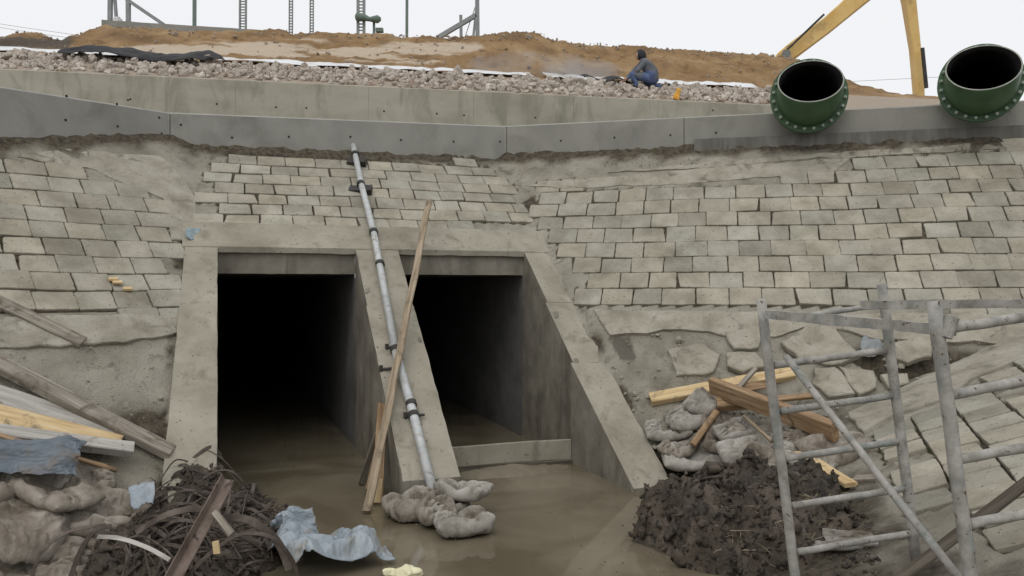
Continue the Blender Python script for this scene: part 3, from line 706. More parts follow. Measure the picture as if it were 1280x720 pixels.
# rubble
rocks = []
for k in range(9):
    bm = NB(); bmesh.ops.create_icosphere(bm, subdivisions=3, radius=1.0)
    sd = V((k * 7.3, k * 3.1, k))
    planes = [(V((U(-1, 1), U(-1, 1), U(-1, 1))).normalized(), U(0.45, 0.8)) for _ in range(9)]
    for v in bm.verts:
        for n_, d_ in planes:
            e = v.co.dot(n_) - d_
            if e > 0: v.co -= n_ * e
        v.co += v.co.normalized() * 0.10 * fbm(v.co * 2.2 + sd, 4)
        v.co.x *= 1.25; v.co.z *= 0.8
    me = bpy.data.meshes.new('rubble_stone'); bm.to_mesh(me); bm.free(); me.materials.append(M['rock']); rocks.append(me)
def visible_s(): return U(-9.8, 6.6)
for k in range(300):
    o = bpy.data.objects.new('rubble_stone', rocks[k % 9]); col.objects.link(o)
    s = -10.2 + 17.2 * (k + R()) / 300; q = 0.42 + 1.1 * ((k * 0.618) % 1.0) + U(-.1, .1)
    r_ = U(0.065, 0.12) * (1.4 if R() < 0.1 else 1)
    o.location = wp(s, q, berm_z(s, q) + r_ * 0.35); o.rotation_euler = (U(0, 6), U(0, 6), U(0, 6)); o.scale = (r_, r_, r_)
    tag(o, 'pinkish beige rubble stone lying in the strip above the pale wall', 'stone', 'rubble stones above the pale wall')
bm = NB()
for k in range(900):
    s = visible_s(); q = U(0.32, 1.65); r_ = U(0.03, 0.08)
    clod(bm, 1, rmat(wp(s, q, berm_z(s, q) + r_ * .4), r_))
for v in bm.verts: v.co += V((noise.noise(v.co * 15), noise.noise(v.co * 15 + V((3, 3, 3))), noise.noise(v.co * 15 + V((9, 3, 3))))) * 0.03
tag(obj('rubble_chips', bm, 'rock'), 'small broken stones filling the gaps of the rubble strip', 'stones', kind='stuff')
# sheets on the berm bench
def sheet(name, m, fn, nu, nv, amp, f, label, cat, th=0.004, sd=0.0, fold=None):
    bm = NB(); g = {}
    for i in range(nu + 1):
        for j in range(nv + 1):
            p = fn(i / nu, j / nv); P = p * f + V((sd, sd, 0))
            d = amp * (fbm(P, 4) + 0.9 * (0.5 - abs(noise.noise(P * 1.7 + V((3, 1, 2))))) + 0.4 * (0.5 - abs(noise.noise(P * 4))))
            e = amp * 0.5 * V((noise.noise(P + V((11, 0, 0))), noise.noise(P + V((0, 11, 0))), 0))
            g[i, j] = bm.verts.new(p + V((0, 0, 1)) * d + e)
    for i in range(nu):
        for j in range(nv): bm.faces.new((g[i, j], g[i + 1, j], g[i + 1, j + 1], g[i, j + 1]))
    bm.normal_update()
    bmesh.ops.solidify(bm, geom=bm.faces[:], thickness=th)
    return tag(obj(name, bm, m, smooth=True), label, cat)
def white(s0, s1, q0, q1, z=0.03):
    return lambda a, b_: wp(s0 + (s1 - s0) * a, q0 + (q1 - q0) * b_, berm_z(s0 + (s1 - s0) * a, q0 + (q1 - q0) * b_) + z)
sheet('ground_cloth', 'white_sheet', white(-16, -6.6, 1.75, 2.35), 60, 8, 0.04, 1.5, 'strip of white ground cloth left of the black sheeting', 'cloth')
sheet('ground_cloth', 'white_sheet', white(-5.6, 1.0, 1.75, 2.3, 0.05), 60, 8, 0.04, 1.5, 'long strip of white ground cloth between black sheeting and worker', 'cloth')
sheet('ground_cloth', 'white_sheet', white(1.3, 6.3, 1.7, 2.35, 0.05), 60, 8, 0.05, 1.5, 'white ground cloth on the bench around the crouching worker', 'cloth')
def bsh(a, b_):
    s = -8.35 + 3.2 * a; w_ = math.sin(math.pi * min(1, a * 1.05 + 0.03)) ** 0.5
    q = 1.05 + 0.85 * b_ * w_; return wp(s, q, berm_z(s, q) + 0.17 + 0.05 * math.sin(a * 9))
sheet('black_sheeting', 'black_sheet', bsh, 50, 12, 0.05, 2.2, 'black plastic sheeting draped over the rubble at left', 'sheet', 0.01)
def bsh2(a, b_):
    s = 2.05 + 1.35 * a; q = 1.45 + 0.4 * b_; return wp(s, q, berm_z(s, q) + 0.06 + 0.08 * math.sin(a * math.pi * 2 + 1.0) ** 2)
sheet('black_sheeting', 'black_sheet', bsh2, 30, 8, 0.03, 2.2, 'small black sheet lying left of the crouching worker', 'sheet', 0.01)
# dust drifting over the bench
bm = NB(); bmesh.ops.create_icosphere(bm, subdivisions=3, radius=1.0, matrix=Matrix.Translation(wp(1.4, 2.35, 7.15)) @ Matrix.Rotation(0.19, 4, 'Z') @ Matrix.Diagonal((1.9, 0.5, 0.42, 1)))
dm = bpy.data.materials.new('dust'); dm.use_nodes = True; M['dust'] = dm
nt = dm.node_tree; nt.nodes.clear(); out = nt.nodes.new('ShaderNodeOutputMaterial'); pv = nt.nodes.new('ShaderNodeVolumePrincipled')
tc = nt.nodes.new('ShaderNodeTexCoord'); nn = nt.nodes.new('ShaderNodeTexNoise'); nn.inputs['Scale'].default_value = 1.1; nn.inputs['Detail'].default_value = 4
rr = nt.nodes.new('ShaderNodeMapRange'); rr.inputs['From Min'].default_value = 0.42; rr.inputs['From Max'].default_value = 0.75; rr.inputs['To Max'].default_value = 1.8
nt.links.new(tc.outputs['Object'], nn.inputs['Vector']); nt.links.new(nn.outputs['Fac'], rr.inputs['Value']); nt.links.new(rr.outputs[0], pv.inputs['Density'])
pv.inputs['Color'].default_value = (0.9, 0.9, 0.9, 1); nt.links.new(pv.outputs[0], out.inputs['Volume'])
tag(obj('dust_cloud', bm, 'dust'), 'pale dust drifting over the bench left of the worker', 'dust', kind='stuff')
# ------------------------------------------------------------------ GREEN PIPES
def outlet(px, py, t, label, rm=0.475, yaw=13.6):
    """flanged outlet elbow; centre of flange at pixel/depth, axis square to the right wall, mouth turned upwards"""
    ctr = pix(px, py, t)
    back = V((math.sin(math.radians(yaw)), math.cos(math.radians(yaw)), 0)); fwd = -back; upv = V((0, 0, 1)); side = fwd.cross(upv).normalized()
    root = empty('outlet_pipe', ctr, label, 'pipe', 'green outlet pipes over the wall')
    def ring(bm, c, axis, r_, n=48):
        a = side; b_ = axis.cross(a).normalized()
        return [bm.verts.new(c + (a * math.cos(q) + b_ * math.sin(q)) * r_) for q in (2 * math.pi * k / n for k in range(n))]
    def skin(bm, rs):
        for A, B in zip(rs, rs[1:]):
            n = len(A)
            for k in range(n): bm.faces.new((A[k], A[(k + 1) % n], B[(k + 1) % n], B[k]))
    # elbow from the flange to the mouth
    ax = [(ctr, 0)]; n = 7; tilt = math.radians(36); Rb = 0.5
    outer, inner = NB(), NB(); ro, ri = [], []
    pts = []
    for k in range(n + 1):
        th = tilt * k / n
        c = ctr + fwd * (0.07 + Rb * math.sin(th)) + upv * (Rb * (1 - math.cos(th))); d = (fwd * math.cos(th) + upv * math.sin(th))
        pts.append((c, d))
    c, d = pts[-1]; pts.append((c + d * 0.06, d))
    ro = [ring(outer, c, d, rm) for c, d in pts]; skin(outer, ro)
    ri = [ring(inner, c, d, rm - 0.016) for c, d in pts]
    ri = [ring(inner, ctr + back * 2.5, fwd, rm - 0.016)] + ri; skin(inner, ri); inner.faces.new(ri[0])
    part('elbow', outer, 'green_paint', root, True); part('lining', inner, 'pipe_lining', root, True)
    lip = NB(); c, d = pts[-1]
    skin(lip, [ring(lip, c, d, rm), ring(lip, c + d * 0.008, d, rm), ring(lip, c + d * 0.008, d, rm - 0.018), ring(lip, c, d, rm - 0.018)])
    part('lip', lip, 'lip_steel', root)
    for o_, nm in ((0.0, 'flange'), (-0.045, 'flange')):
        fl = NB(); c0 = ctr + fwd * o_
        skin(fl, [ring(fl, c0, fwd, rm - 0.01), ring(fl, c0, fwd, 0.575), ring(fl, c0 + fwd * 0.035, fwd, 0.575), ring(fl, c0 + fwd * 0.035, fwd, rm - 0.01)])
        fo = part(nm, fl, 'green_paint', root)
        if o_ == 0.0: front = fo
    bd = NB(); skin(bd, [ring(bd, ctr + fwd * 0.02, fwd, rm), ring(bd, ctr + back * 2.6, fwd, rm)]); part('pipe_body', bd, 'green_paint', root, True)
    nb = 24
    for k in range(nb):
        q = 2 * math.pi * (k + .5) / nb; p = ctr + (side * math.cos(q) + upv * math.sin(q)) * 0.528
        bm = NB(); tube(bm, [p + back * 0.05, p + fwd * 0.115], 0.012, 6); tube(bm, [p + fwd * 0.07, p + fwd * 0.095], 0.025, 6)
        part('bolt', bm, 'bolt_zinc', front)
    return root
outlet(1011, 120, 12.5, 'green flanged pipe end, left of the two above the dark wall', yaw=17)
outlet(1226, 104, 11.9, 'green flanged pipe end, right of the two, at the photo edge', 0.485, yaw=26)
# ------------------------------------------------------------------ DIGGER
dg = empty('excavator', V((12.0, 25.5, 4.6)), 'yellow excavator arm reaching over the brown soil berm', 'excavator')
def arm(name, pl, t, th, m='digger_yellow'):
    bm = NB(); prism(bm, [pix(x, y, t - th / 2) for x, y in pl], V((0.1 * th, th, 0))); bmesh.ops.bevel(bm, geom=bm.edges[:], offset=0.03, segments=1, affect='EDGES')
    return part(name, bm, m, dg)
T = 25.0
arm('stick', [(968, 74), (972, 66), (990, 51), (1030, 22), (1050, 4), (1110, -55), (1136, -62), (1142, -40), (1120, -26), (1082, 4), (1040, 38), (1000, 68), (988, 76), (976, 80)], T, 0.35)
arm('boom', [(1124, -60), (1150, -52), (1146, 0), (1152, 60), (1156, 100), (1158, 200), (1158, 235), (1140, 235), (1146, 180), (1147, 130), (1141, 60), (1131, 0), (1122, -34)], T + 0.75, 0.35)
bm = NB(); tube(bm, [pix(983, 67, T - 0.4), pix(983, 67, T + 0.5)], 0.13, 16); part('pivot_pin', bm, 'plant_grey', dg)
bm = NB(); tube(bm, [pix(984, 62, T - 0.32), pix(1030, 18, T - 0.32)], 0.035, 10); part('hydraulic_hose', bm, 'dark_iron', dg)
bm = NB(); tube(bm, [pix(1153, 60, T + 0.3), pix(1158, 110, T + 0.3)], 0.06, 10); part('hydraulic_hose', bm, 'dark_iron', dg)
bm = NB()
cc = pix(975, 100, T + 0.1)
prism(bm, [cc + V(q) for q in ((-0.2, -0.5, 0.6), (0.45, -0.5, 0.5), (0.55, -0.5, -0.4), (-0.1, -0.5, -0.75), (-0.7, -0.5, -0.5), (-0.6, -0.5, 0.1))], V((0, 1.0, 0))); part('bucket', bm, 'dark_iron', dg)
bm = NB(); beam(bm, V((11.2, 26, 5.4)), V((15.2, 26, 5.4)), 2.4, 1.2); bmesh.ops.bevel(bm, geom=bm.edges[:], offset=0.12, segments=2, affect='EDGES'); part('body', bm, 'digger_yellow', dg)
for yy in (24.7, 27.3):
    bm = NB(); beam(bm, V((10.9, yy, 4.4)), V((15.3, yy, 4.4)), 0.6, 0.8); bmesh.ops.bevel(bm, geom=bm.edges[:], offset=0.2, segments=3, affect='EDGES'); part('track', bm, 'dark_iron', dg)
# ------------------------------------------------------------------ POSTS behind the berm
TP = 21.5
def post(px, y1, w, m, label, name='steel_post', t=TP, lattice=False, bot=8):
    b_, a = pix(px, y1 + bot, t), pix(px + 0.5, -60, t)
    root = empty(name, b_, label, 'post')
    if lattice:
        for sx in (-1, 1):
            bm = NB(); beam(bm, b_ + V((sx * w / 2, 0, 0)), a + V((sx * w / 2, 0, 0)), w * 0.28, 0.06, up=V((0, 1, 0))); part('rail', bm, m, root)
        z = b_.z + 0.05
        while z < a.z - 0.05:
            bm = NB(); beam(bm, V((b_.x - w / 2, b_.y, z)), V((b_.x + w / 2, b_.y, z)), 0.04, 0.022); z += 0.075; part('rung', bm, m, root)
    else:
        bm = NB(); beam(bm, b_, a, w, w, up=V((0, 1, 0))); part('shaft', bm, m, root)
        bm = NB(); beam(bm, b_ - V((0, 0, 0.02)), b_ + V((0, 0, 0.02)), w * 2.4, w * 2.4, up=V((0, 1, 0))); part('base_plate', bm, m, root)
    return root
post(243, 34, 0.08, 'plant_green', 'thin green post between the braced frame and ladder posts')
post(303.5, 38, 0.16, 'plant_grey', 'broad ladder-like grey post above the slab end', 'ladder_post', lattice=True)
post(363.5, 38, 0.085, 'plant_grey', 'slim ladder-like post, left of the close pair', 'ladder_post', lattice=True)
post(389.5, 44, 0.085, 'plant_grey', 'slim ladder-like post, right of the close pair', 'ladder_post', lattice=True)
post(508.5, 46, 0.07, 'plant_green', 'thin green post between gearbox stand and timber frame')
gs = empty('gearbox_stand', pix(452, 50, TP), 'ladder post carrying a grey green gearbox with round ends', 'machine')
for sx in (447.5, 455):
    bm = NB(); beam(bm, pix(sx, 50, TP), pix(sx, -60, TP), 0.07, 0.07, up=V((0, 1, 0))); part('rail', bm, 'plant_grey', gs)
for yy in range(-50, 42, 4): bm = NB(); beam(bm, pix(447, yy, TP), pix(455, yy, TP), 0.03, 0.03); part('rung', bm, 'plant_grey', gs)
bm = NB(); tube(bm, [pix(444, 21, TP - .1), pix(446, 21, TP - .1), pix(456, 22, TP - .1), pix(462, 24, TP - .1), pix(472, 24, TP - .1), pix(476, 24, TP - .1)], [0.05, 0.12, 0.09, 0.06, 0.11, 0.05], 14); part('gearbox', bm, 'plant_green', gs, True)
bm = NB(); beam(bm, pix(467.5, 28, TP), pix(467.5, 50, TP), 0.06, 0.06, up=V((0, 1, 0))); part('leg', bm, 'plant_green', gs)
bm = NB(); beam(bm, pix(470, 38, TP), pix(479, 38, TP), 0.16, 0.1); part('foot_block', bm, 'plant_green', gs)
fr = empty('braced_frame', pix(150, 34, TP), 'pale steel frame with slanted brace standing on the slab', 'frame')
for a, b_, w, nm in (((137.5, 36), (138.5, -60), 0.10, 'upright'), ((146, 30), (139, -60), 0.07, 'upright'), ((160.5, 36), (160, -60), 0.10, 'upright'), ((158, -1), (208, 33), 0.09, 'brace')):
    bm = NB(); beam(bm, pix(*a, TP), pix(*b_, TP), w, w, up=V((0, 1, 0))); part(nm, bm, 'plant_grey', fr)
bm = NB(); beam(bm, pix(142, 26, TP - .2), pix(152, 26, TP - .2), 0.2, 0.2); bmesh.ops.bevel(bm, geom=bm.edges[:], offset=0.05, segments=2, affect='EDGES')
tag(obj('white_bag', bm, 'white_sheet'), 'white bag at the foot of the braced frame', 'bag')
tf = empty('timber_trestle', pix(585, 50, TP), 'weathered trestle with long slanted strut beside the brown soil crest', 'trestle')
for a, b_, w, nm in (((597, 52), (596, -60), 0.11, 'upright'), ((591, 52), (596.5, 0), 0.06, 'brace'), ((546, 48), (595, 19), 0.11, 'strut'), ((576.5, 52), (576, 19), 0.08, 'upright'), ((580, 50), (597, 0), 0.02, 'wire')):
    bm = NB(); beam(bm, pix(*a, TP), pix(*b_, TP), w, w, up=V((0, 1, 0))); part(nm, bm, 'plant_grey', tf)
bm = NB(); beam(bm, pix(133, 32.5, 21.2), pix(330, 45, 21.2), 0.5, 0.16); roughen(bm, 0.3, 0.01)
tag(obj('slab_edge', bm, 'new_concrete'), 'grey concrete slab under the posts on the berm', 'slab')
for k, (a, b_, lab) in enumerate((((-60, 20), (112, 46), 'upper thin power line in the left sky'), ((-60, 24), (104, 50), 'lower thin power line in the left sky'))):
    bm = NB(); tube(bm, [pix(*a, 40), pix((a[0] + b_[0]) / 2, (a[1] + b_[1]) / 2 + 1, 40), pix(*b_, 40)], 0.010, 5); tag(obj('power_line', bm, 'plant_grey'), lab, 'cable')
bm = NB(); tube(bm, [pix(1040, 103, 40), pix(1180, 96, 40)], 0.010, 5); tag(obj('power_line', bm, 'plant_grey'), 'thin power line between the two green pipes', 'cable')
# ------------------------------------------------------------------ WORKER
def worker():
    t = 17.45; B = lambda x, y, d=0.0: pix(x, y, t + d)
    root = empty('person', B(806, 109), 'person crouching in grey jacket, blue jeans and dark hood on the rubble', 'person')
    me = bpy.data.meshes.new('skeleton')
    J = dict(pel=(B(816, 97.5), .165), sp=(B(813, 89), .175), ch=(B(808.5, 80), .185), nk=(B(802.5, 74.5), .06), hd=(B(800.5, 69.5), .088), hd2=(B(799.5, 65.5), .075),
             hipL=(B(812, 98, -.12), .115), knL=(B(788, 92.5, -.14), .095), anL=(B(796.5, 106, -.14), .052), toL=(B(790, 108.5, -.16), .045),
             hipR=(B(819, 99, .10), .115), knR=(B(803, 103, .16), .075), anR=(B(824, 108, .12), .05), toR=(B(829, 109, .12), .04),
             shL=(B(806, 78, -.17), .075), elL=(B(796, 89, -.20), .055), wrL=(B(786, 97, -.08), .036), haL=(B(783, 99.5, -.03), .04),
             shR=(B(805, 77, .17), .075), elR=(B(793, 88, .22), .055), wrR=(B(784, 97, .14), .036), haR=(B(781, 99.5, .1), .04))
    E = [('pel', 'sp'), ('sp', 'ch'), ('ch', 'nk'), ('nk', 'hd'), ('hd', 'hd2'), ('pel', 'hipL'), ('hipL', 'knL'), ('knL', 'anL'), ('anL', 'toL'), ('pel', 'hipR'), ('hipR', 'knR'), ('knR', 'anR'), ('anR', 'toR'),
         ('ch', 'shL'), ('shL', 'elL'), ('elL', 'wrL'), ('wrL', 'haL'), ('ch', 'shR'), ('shR', 'elR'), ('elR', 'wrR'), ('wrR', 'haR')]
    for s_ in 'LR':
        base = J['ha' + s_][0]
        for k in range(5):
            o_ = (k - 2) * 0.016; L_ = (0.05, 0.07, 0.078, 0.07, 0.055)[k]
            a = base + V((-0.4 * L_, o_, -0.3 * L_)); b_ = base + V((-0.75 * L_, o_ * 1.1, -0.85 * L_))
            J[f'f{s_}{k}a'] = (a, .009); J[f'f{s_}{k}b'] = (b_, .008); E += [('ha' + s_, f'f{s_}{k}a'), (f'f{s_}{k}a', f'f{s_}{k}b')]
    ks = list(J); me.from_pydata([J[k][0] - root.location for k in ks], [(ks.index(a), ks.index(b_)) for a, b_ in E], [])
    ob = bpy.data.objects.new('skeleton', me); col.objects.link(ob)
    sk = ob.modifiers.new('s', 'SKIN'); ob.modifiers.new('u', 'SUBSURF').levels = 2
    for i, k in enumerate(ks):
        sv = me.skin_vertices[0].data[i]; sv.radius = (J[k][1], J[k][1]); sv.use_root = (k == 'pel')
    dgp = bpy.context.evaluated_depsgraph_get(); bme = bpy.data.meshes.new_from_object(ob.evaluated_get(dgp)); bpy.data.objects.remove(ob)
    bme.name = 'body'; bme.materials.clear()
    for mm in ('jacket', 'jeans', 'hood', 'skin', 'boot'): bme.materials.append(M[mm])
    ch = [(k, J[k][0] - root.location) for k in ks]
    for p in bme.polygons:
        p.use_smooth = True; k = min(ch, key=lambda q: (q[1] - p.center).length - J[q[0]][1] * 0.6)[0]
        p.material_index = 3 if k[0] == 'f' or k[:2] == 'ha' else 4 if k[:2] in ('to',) else 1 if k[:3] in ('hip', 'knL', 'knR', 'anL', 'anR') else 2 if k in ('hd', 'hd2') else 0
        if k == 'pel' and p.center.z < J['pel'][0].z - root.location.z - 0.04: p.material_index = 1
    for v in bme.vertices: v.co += v.normal * 0.008 * noise.noise(v.co * 14)
    bo = bpy.data.objects.new('body', bme); col.objects.link(bo); bo.parent = root
    bm = NB(); c = J['hd'][0] + V((0.012, 0, 0.015))
    bmesh.ops.create_icosphere(bm, subdivisions=3, radius=0.118, matrix=Matrix.Translation(c) @ Matrix.Rotation(-0.5, 4, 'Y') @ Matrix.Diagonal((0.95, 0.95, 1.1, 1)))
    bmesh.ops.delete(bm, geom=[v for v in bm.verts if (v.co - c).x < -0.085], context='VERTS')
    part('hood', bm, 'hood', root, True)
    bm = NB(); bmesh.ops.create_icosphere(bm, subdivisions=2, radius=0.075, matrix=Matrix.Translation(J['hd'][0] + V((-0.055, 0, -0.005))) @ Matrix.Diagonal((0.6, 0.85, 1.1, 1)))
    tube(bm, [J['hd'][0] + V((-0.095, 0, 0.02)), J['hd'][0] + V((-0.125, 0, -0.015))], [0.008, 0.014], 8)
    part('face', bm, 'skin', root, True)
worker()
bm = NB(); c = pix(847, 118, 16.6); beam(bm, c - V((0.05, 0, 0.1)), c + V((0.03, 0, 0.12)), 0.12, 0.08, up=V((0, 1, 0)), w2=0.08); roughen(bm, 0.05, 0.02, 12)
tag(obj('yellow_cloth', bm, 'orange_cloth'), 'small yellow cloth scrap on the rubble right of the worker', 'cloth')
# ------------------------------------------------------------------ STEEL POLE on the pier
pb, pt_ = pix(544, 626, 8.35), pix(440, 174, 13.0)
sp_ = empty('steel_pole', pb, 'long pale galvanised pole lying up the pier and slope above it', 'pole')
pts = [(544, 626), (517, 519), (494, 437), (467, 290), (452, 232), (440, 174)]
P3 = []
for (x, y) in pts:
    q = onplane(PC, x, y, 0.13); P3.append(q)
bm = NB(); tube(bm, P3[:3], 0.05, 16); part('tube', bm, 'galvanised', sp_, True)
bm = NB(); tube(bm, P3[2:], [0.048, 0.046, 0.045, 0.045], 16); upper = part('tube', bm, 'galvanised', sp_, True)
for (x, y) in ((517, 519), (494, 437), (467, 290), (451, 230), (444, 193), (475, 330), (514, 505)):
    p = onplane(PC, x, y, 0.13); q = onplane(PC, x - 2.2, y - 9, 0.13); d = (q - p).normalized()
    bm = NB(); tube(bm, [p - d * 0.03, p + d * 0.03], 0.062, 16); part('collar', bm, 'dark_iron', upper)
for (x, y, w) in ((446, 203, 0.30), (451, 238, 0.34)):
    p = onplane(PC, x, y, 0.05); bm = NB(); beam(bm, p - V((w / 2, 0, 0)), p + V((w / 2, 0, 0.01)), 0.16, 0.09, up=nrm(PC)); roughen(bm, 0.06, 0.01, 9); part('saddle_block', bm, 'dark_iron', sp_)
for (x, y) in ((493, 435), (517, 521), (486, 462)):
    p = onplane(PC, x, y, 0.09); bm = NB(); tube(bm, [p - V((0.11, 0, 0)), p + V((0.12, 0.02, 0.02))], 0.016, 8); tube(bm, [p - V((0.09, 0, 0.04)), p - V((0.09, 0, -0.05))], 0.022, 8); part('clamp', bm, 'dark_iron', sp_)
# long batten and short boards against the pier
def at(px, py, t): return pix(px, py, t)
plank('batten', at(459, 640, 7.78), at(537, 250, 11.5), 0.085, 0.045, 'wood_tan', 'long thin brown batten leaning from water across the pier', 'batten', up=V((0, -1, 0.3)), warp=0.03)
plank('board', at(471, 632, 8.3), at(478, 505, 9.0), 0.11, 0.03, 'wood_brown', 'reddish board standing in the water against the pier', 'board', up=V((0.3, -1, 0)))
plank('board', at(452, 606, 8.9), at(487, 500, 9.4), 0.10, 0.03, 'wood_dark', 'dark board leaning at the left foot of the pier', 'board', up=V((0.6, -1, 0)))
plank('board', at(460, 612, 8.6), at(482, 512, 9.1), 0.05, 0.03, 'wood_brown', 'narrow strip between the dark and reddish boards at the pier', 'board', up=V((0.3, -1, 0)))
plank('wood_block', at(470, 628, 8.15), at(472, 598, 8.2), 0.10, 0.06, 'wood_yellow', 'short orange block at the foot of the reddish board', 'block', up=V((0, -1, 0)))
# ------------------------------------------------------------------ SCAFFOLD
sf = empty('scaffold', pix(1144, 700, 5.3), 'muddy grey leaning scaffold of ladder frames over the right apron', 'scaffold')
def line(a, b_, z): return a + (b_ - a) * z
T1, T2, T3 = 5.05, 5.3, 3.75
def ptube(nm, a, b_, r_, m='scaffold_steel'):
    a, b_ = V(a), V(b_); n = 8; sd = U(0, 50)
    pts = [a + (b_ - a) * i / n + V((noise.noise(V((i * .7, sd, 0))), 0, noise.noise(V((i * .7, 0, sd))))) * 0.005 for i in range(n + 1)]
    bm = NB(); tube(bm, pts, [r_ * (1 + 0.06 * noise.noise(V((i, sd, 3)))) for i in range(n + 1)], 14); return part(nm, bm, m, sf, True)
ptube('post', pix(1004, 800, T1), pix(951, 374, T1), 0.031)
ptube('post', pix(1146.5, 708, T2), pix(1102, 356, T2), 0.033)
ptube('post', pix(1222, 790, T3), pix(1167, 376, T3), 0.0315)
ptube('post', pix(1392, 760, T3 + .3), pix(1330, 340, T3 + .3), 0.0315)
for (a, b_) in (((968, 457), (1107, 438)), ((976, 514), (1114, 495)), ((982, 573), (1122, 552)), ((990, 632), (1130, 611)), ((996, 690), (1138, 667))):
    ptube('rung', pix(*a, T1), pix(*b_, T2), 0.0225)
for (a, b_) in (((1185, 411), (1340, 388)), ((1186, 494), (1350, 463)), ((1199, 574), (1360, 546)), ((1212, 655), (1375, 625))):
    ptube('rung', pix(*a, T3), pix(*b_, T3 + .3), 0.0245)
ptube('brace', pix(983, 446, T1 - 0.09), pix(1205, 731, T3 + 0.1), 0.021)
ptube('brace', pix(1012, 394, T1 + .1), pix(1096, 382, T2), 0.018)
for a, b_, w, h in ((pix(959, 393, T1 - .05), pix(1192, 413, T3 + .05), 0.035, 0.052), (pix(1078, 381, T2 - .04), pix(1345, 379, T3 + .35), 0.035, 0.05)):
    bm = NB(); beam(bm, a, b_, w, h); roughen(bm, 0.08, 0.006, 9, 0.006); part('ledger', bm, 'scaffold_steel', sf)
bm = NB(); p = pix(1187, 408, T3 - 0.01); tube(bm, [p - V((0.025, 0, 0.05)), p + V((0.01, 0, 0.045))], 0.035, 10); part('coupler', bm, 'scaffold_steel', sf)
plank('plank', onplane(PA, 1110, 735, 0.03), onplane(PA, 1300, 590, 0.42), 0.085, 0.03, 'wood_dark', 'dark grey plank slanting behind the nearest scaffold post', up=nrm(PA), roll=0.3)
# ------------------------------------------------------------------ LEFT TIMBER
NL = nrm(PL)
def lp(px, py, l): return onplane(PL, px, py, l)
plank('plank', lp(-70, 345, 0.05), lp(104, 428, 0.05), 0.14, 0.055, 'wood_grey', 'grey mortar crusted plank end lying just below the left paving', up=NL, roll=0.1)
plank('plank', lp(-80, 415, 0.20), lp(214, 566, 0.10), 0.17, 0.085, 'wood_grey', 'longest grey beam slanting down to the left wing wall', up=NL, roll=-0.15)
plank('board', lp(-80, 474, 0.07), lp(150, 550, 0.09), 0.34, 0.03, 'wood_pale', 'wide pale grey board lying under the long beam', 'board', up=NL)
plank('board', lp(-70, 503, 0.12), lp(150, 556, 0.12), 0.22, 0.03, 'wood_yellow', 'orange yellow board between two grey boards at left', 'board', up=NL, roll=0.08)
plank('plank', lp(-70, 532, 0.24), lp(166, 562, 0.21), 0.13, 0.10, 'wood_pale', 'thick whitish plank with square end at left', up=NL, roll=-0.05)
plank('batten', lp(-40, 532, 0.36), lp(146, 588, 0.20), 0.045, 0.03, 'wood_brown', 'thin tan batten crossing over the blue tarp edge', 'batten', up=NL)
for k, (x, y, lab) in enumerate(((142, 349, 'tan wood scrap on the left paving, topmost of three'), (147, 353, 'tan wood scrap touching the topmost one on left paving'), (160, 361, 'pale wood scrap lying apart on the left paving'))):
    p = lp(x, y, 0.06); plank('wood_scrap', p - V((0.045, 0.02, 0)), p + V((0.045, 0.02, 0.0)), 0.06, 0.035, 'wood_yellow', lab, 'scrap', up=NL, roll=U(-.5, .5))
def rg(a, b_):
    return lp(232 + 18 * a, 288 + 12 * b_, 0.08)
sheet('rag', 'rag', rg, 16, 12, 0.04, 9, 'grey blue rag caught at the left end of the coping', 'rag')
# ------------------------------------------------------------------ SANDBAGS
def sandbag(center, yaw, L_, W_, H_, label, m='sack', nor=V((0, 0, 1)), sd=0, twist=0.0, sag=0.0, group=None, wr=1.0, name='sandbag'):
    k = (2, 3, 4, 5, 6, 7)[int(sd) % 6] if wr > 1.25 else (0, 1, 1)[int(sd) % 3]
    bm = NB(); bm.from_mesh(SACKS[k])
    bmesh.ops.subdivide_edges(bm, edges=bm.edges[:], cuts=1, use_grid_fill=True, smooth=0.6)
    flip = -1 if int(sd * 3) % 2 else 1; pin = R() < 0.55
    zmax = max(v.co.z for v in bm.verts)
    for v in bm.verts:
        x, y, z = v.co.x / 0.3 * flip, v.co.y / 0.19 * flip, max(0, v.co.z)
        if pin:
            q = max(0, min(1, (x - 0.35) / 0.65)); y *= 1 - 0.5 * q * q
            z += 0.004 * q * math.sin(y * 22) * min(1, z * 30)
        P = V((x * L_ / 2 * 0.98, y * W_ / 2 * 0.98, z / zmax * H_)); Q = P * 3.2 + V((sd * 3.7, sd * 1.3, sd))
        P.x += 0.05 * noise.noise(Q * .6); P.y += 0.06 * noise.noise(Q * .6 + V((9, 0, 0)))
        rg_ = (0.5 - abs(noise.noise(V((Q.x * 3.4 + 1.6 * noise.noise(Q), Q.y * 1.2, Q.z))))) * 0.011 + (0.5 - abs(noise.noise(Q * 4))) * 0.004
        P.z += rg_ * 0.35 * min(1, z * 16)
        cr_ = sum(max(0, 1 - abs(noise.noise(Q * f_ + V((f_, 2 * noise.noise(Q * 1.3), 5)))) * 7) * a_ for f_, a_ in ((1.3, 0.013), (2.2, 0.004)))
        P.z -= cr_ * 0.4 * min(1, z * 16)
        P.z -= sag * x * x; P.y += twist * x * x
        v.co = P
    x = V((math.cos(yaw), math.sin(yaw), 0)); x = (x - nor * x.dot(nor)).normalized(); y = nor.cross(x)
    mw = Matrix.Translation(center - nor * H_ * 0.5) @ Matrix((x, y, nor)).transposed().to_4x4()
    return tag(obj(name, bm, m, smooth=True, mw=mw), label, 'sandbag', group)
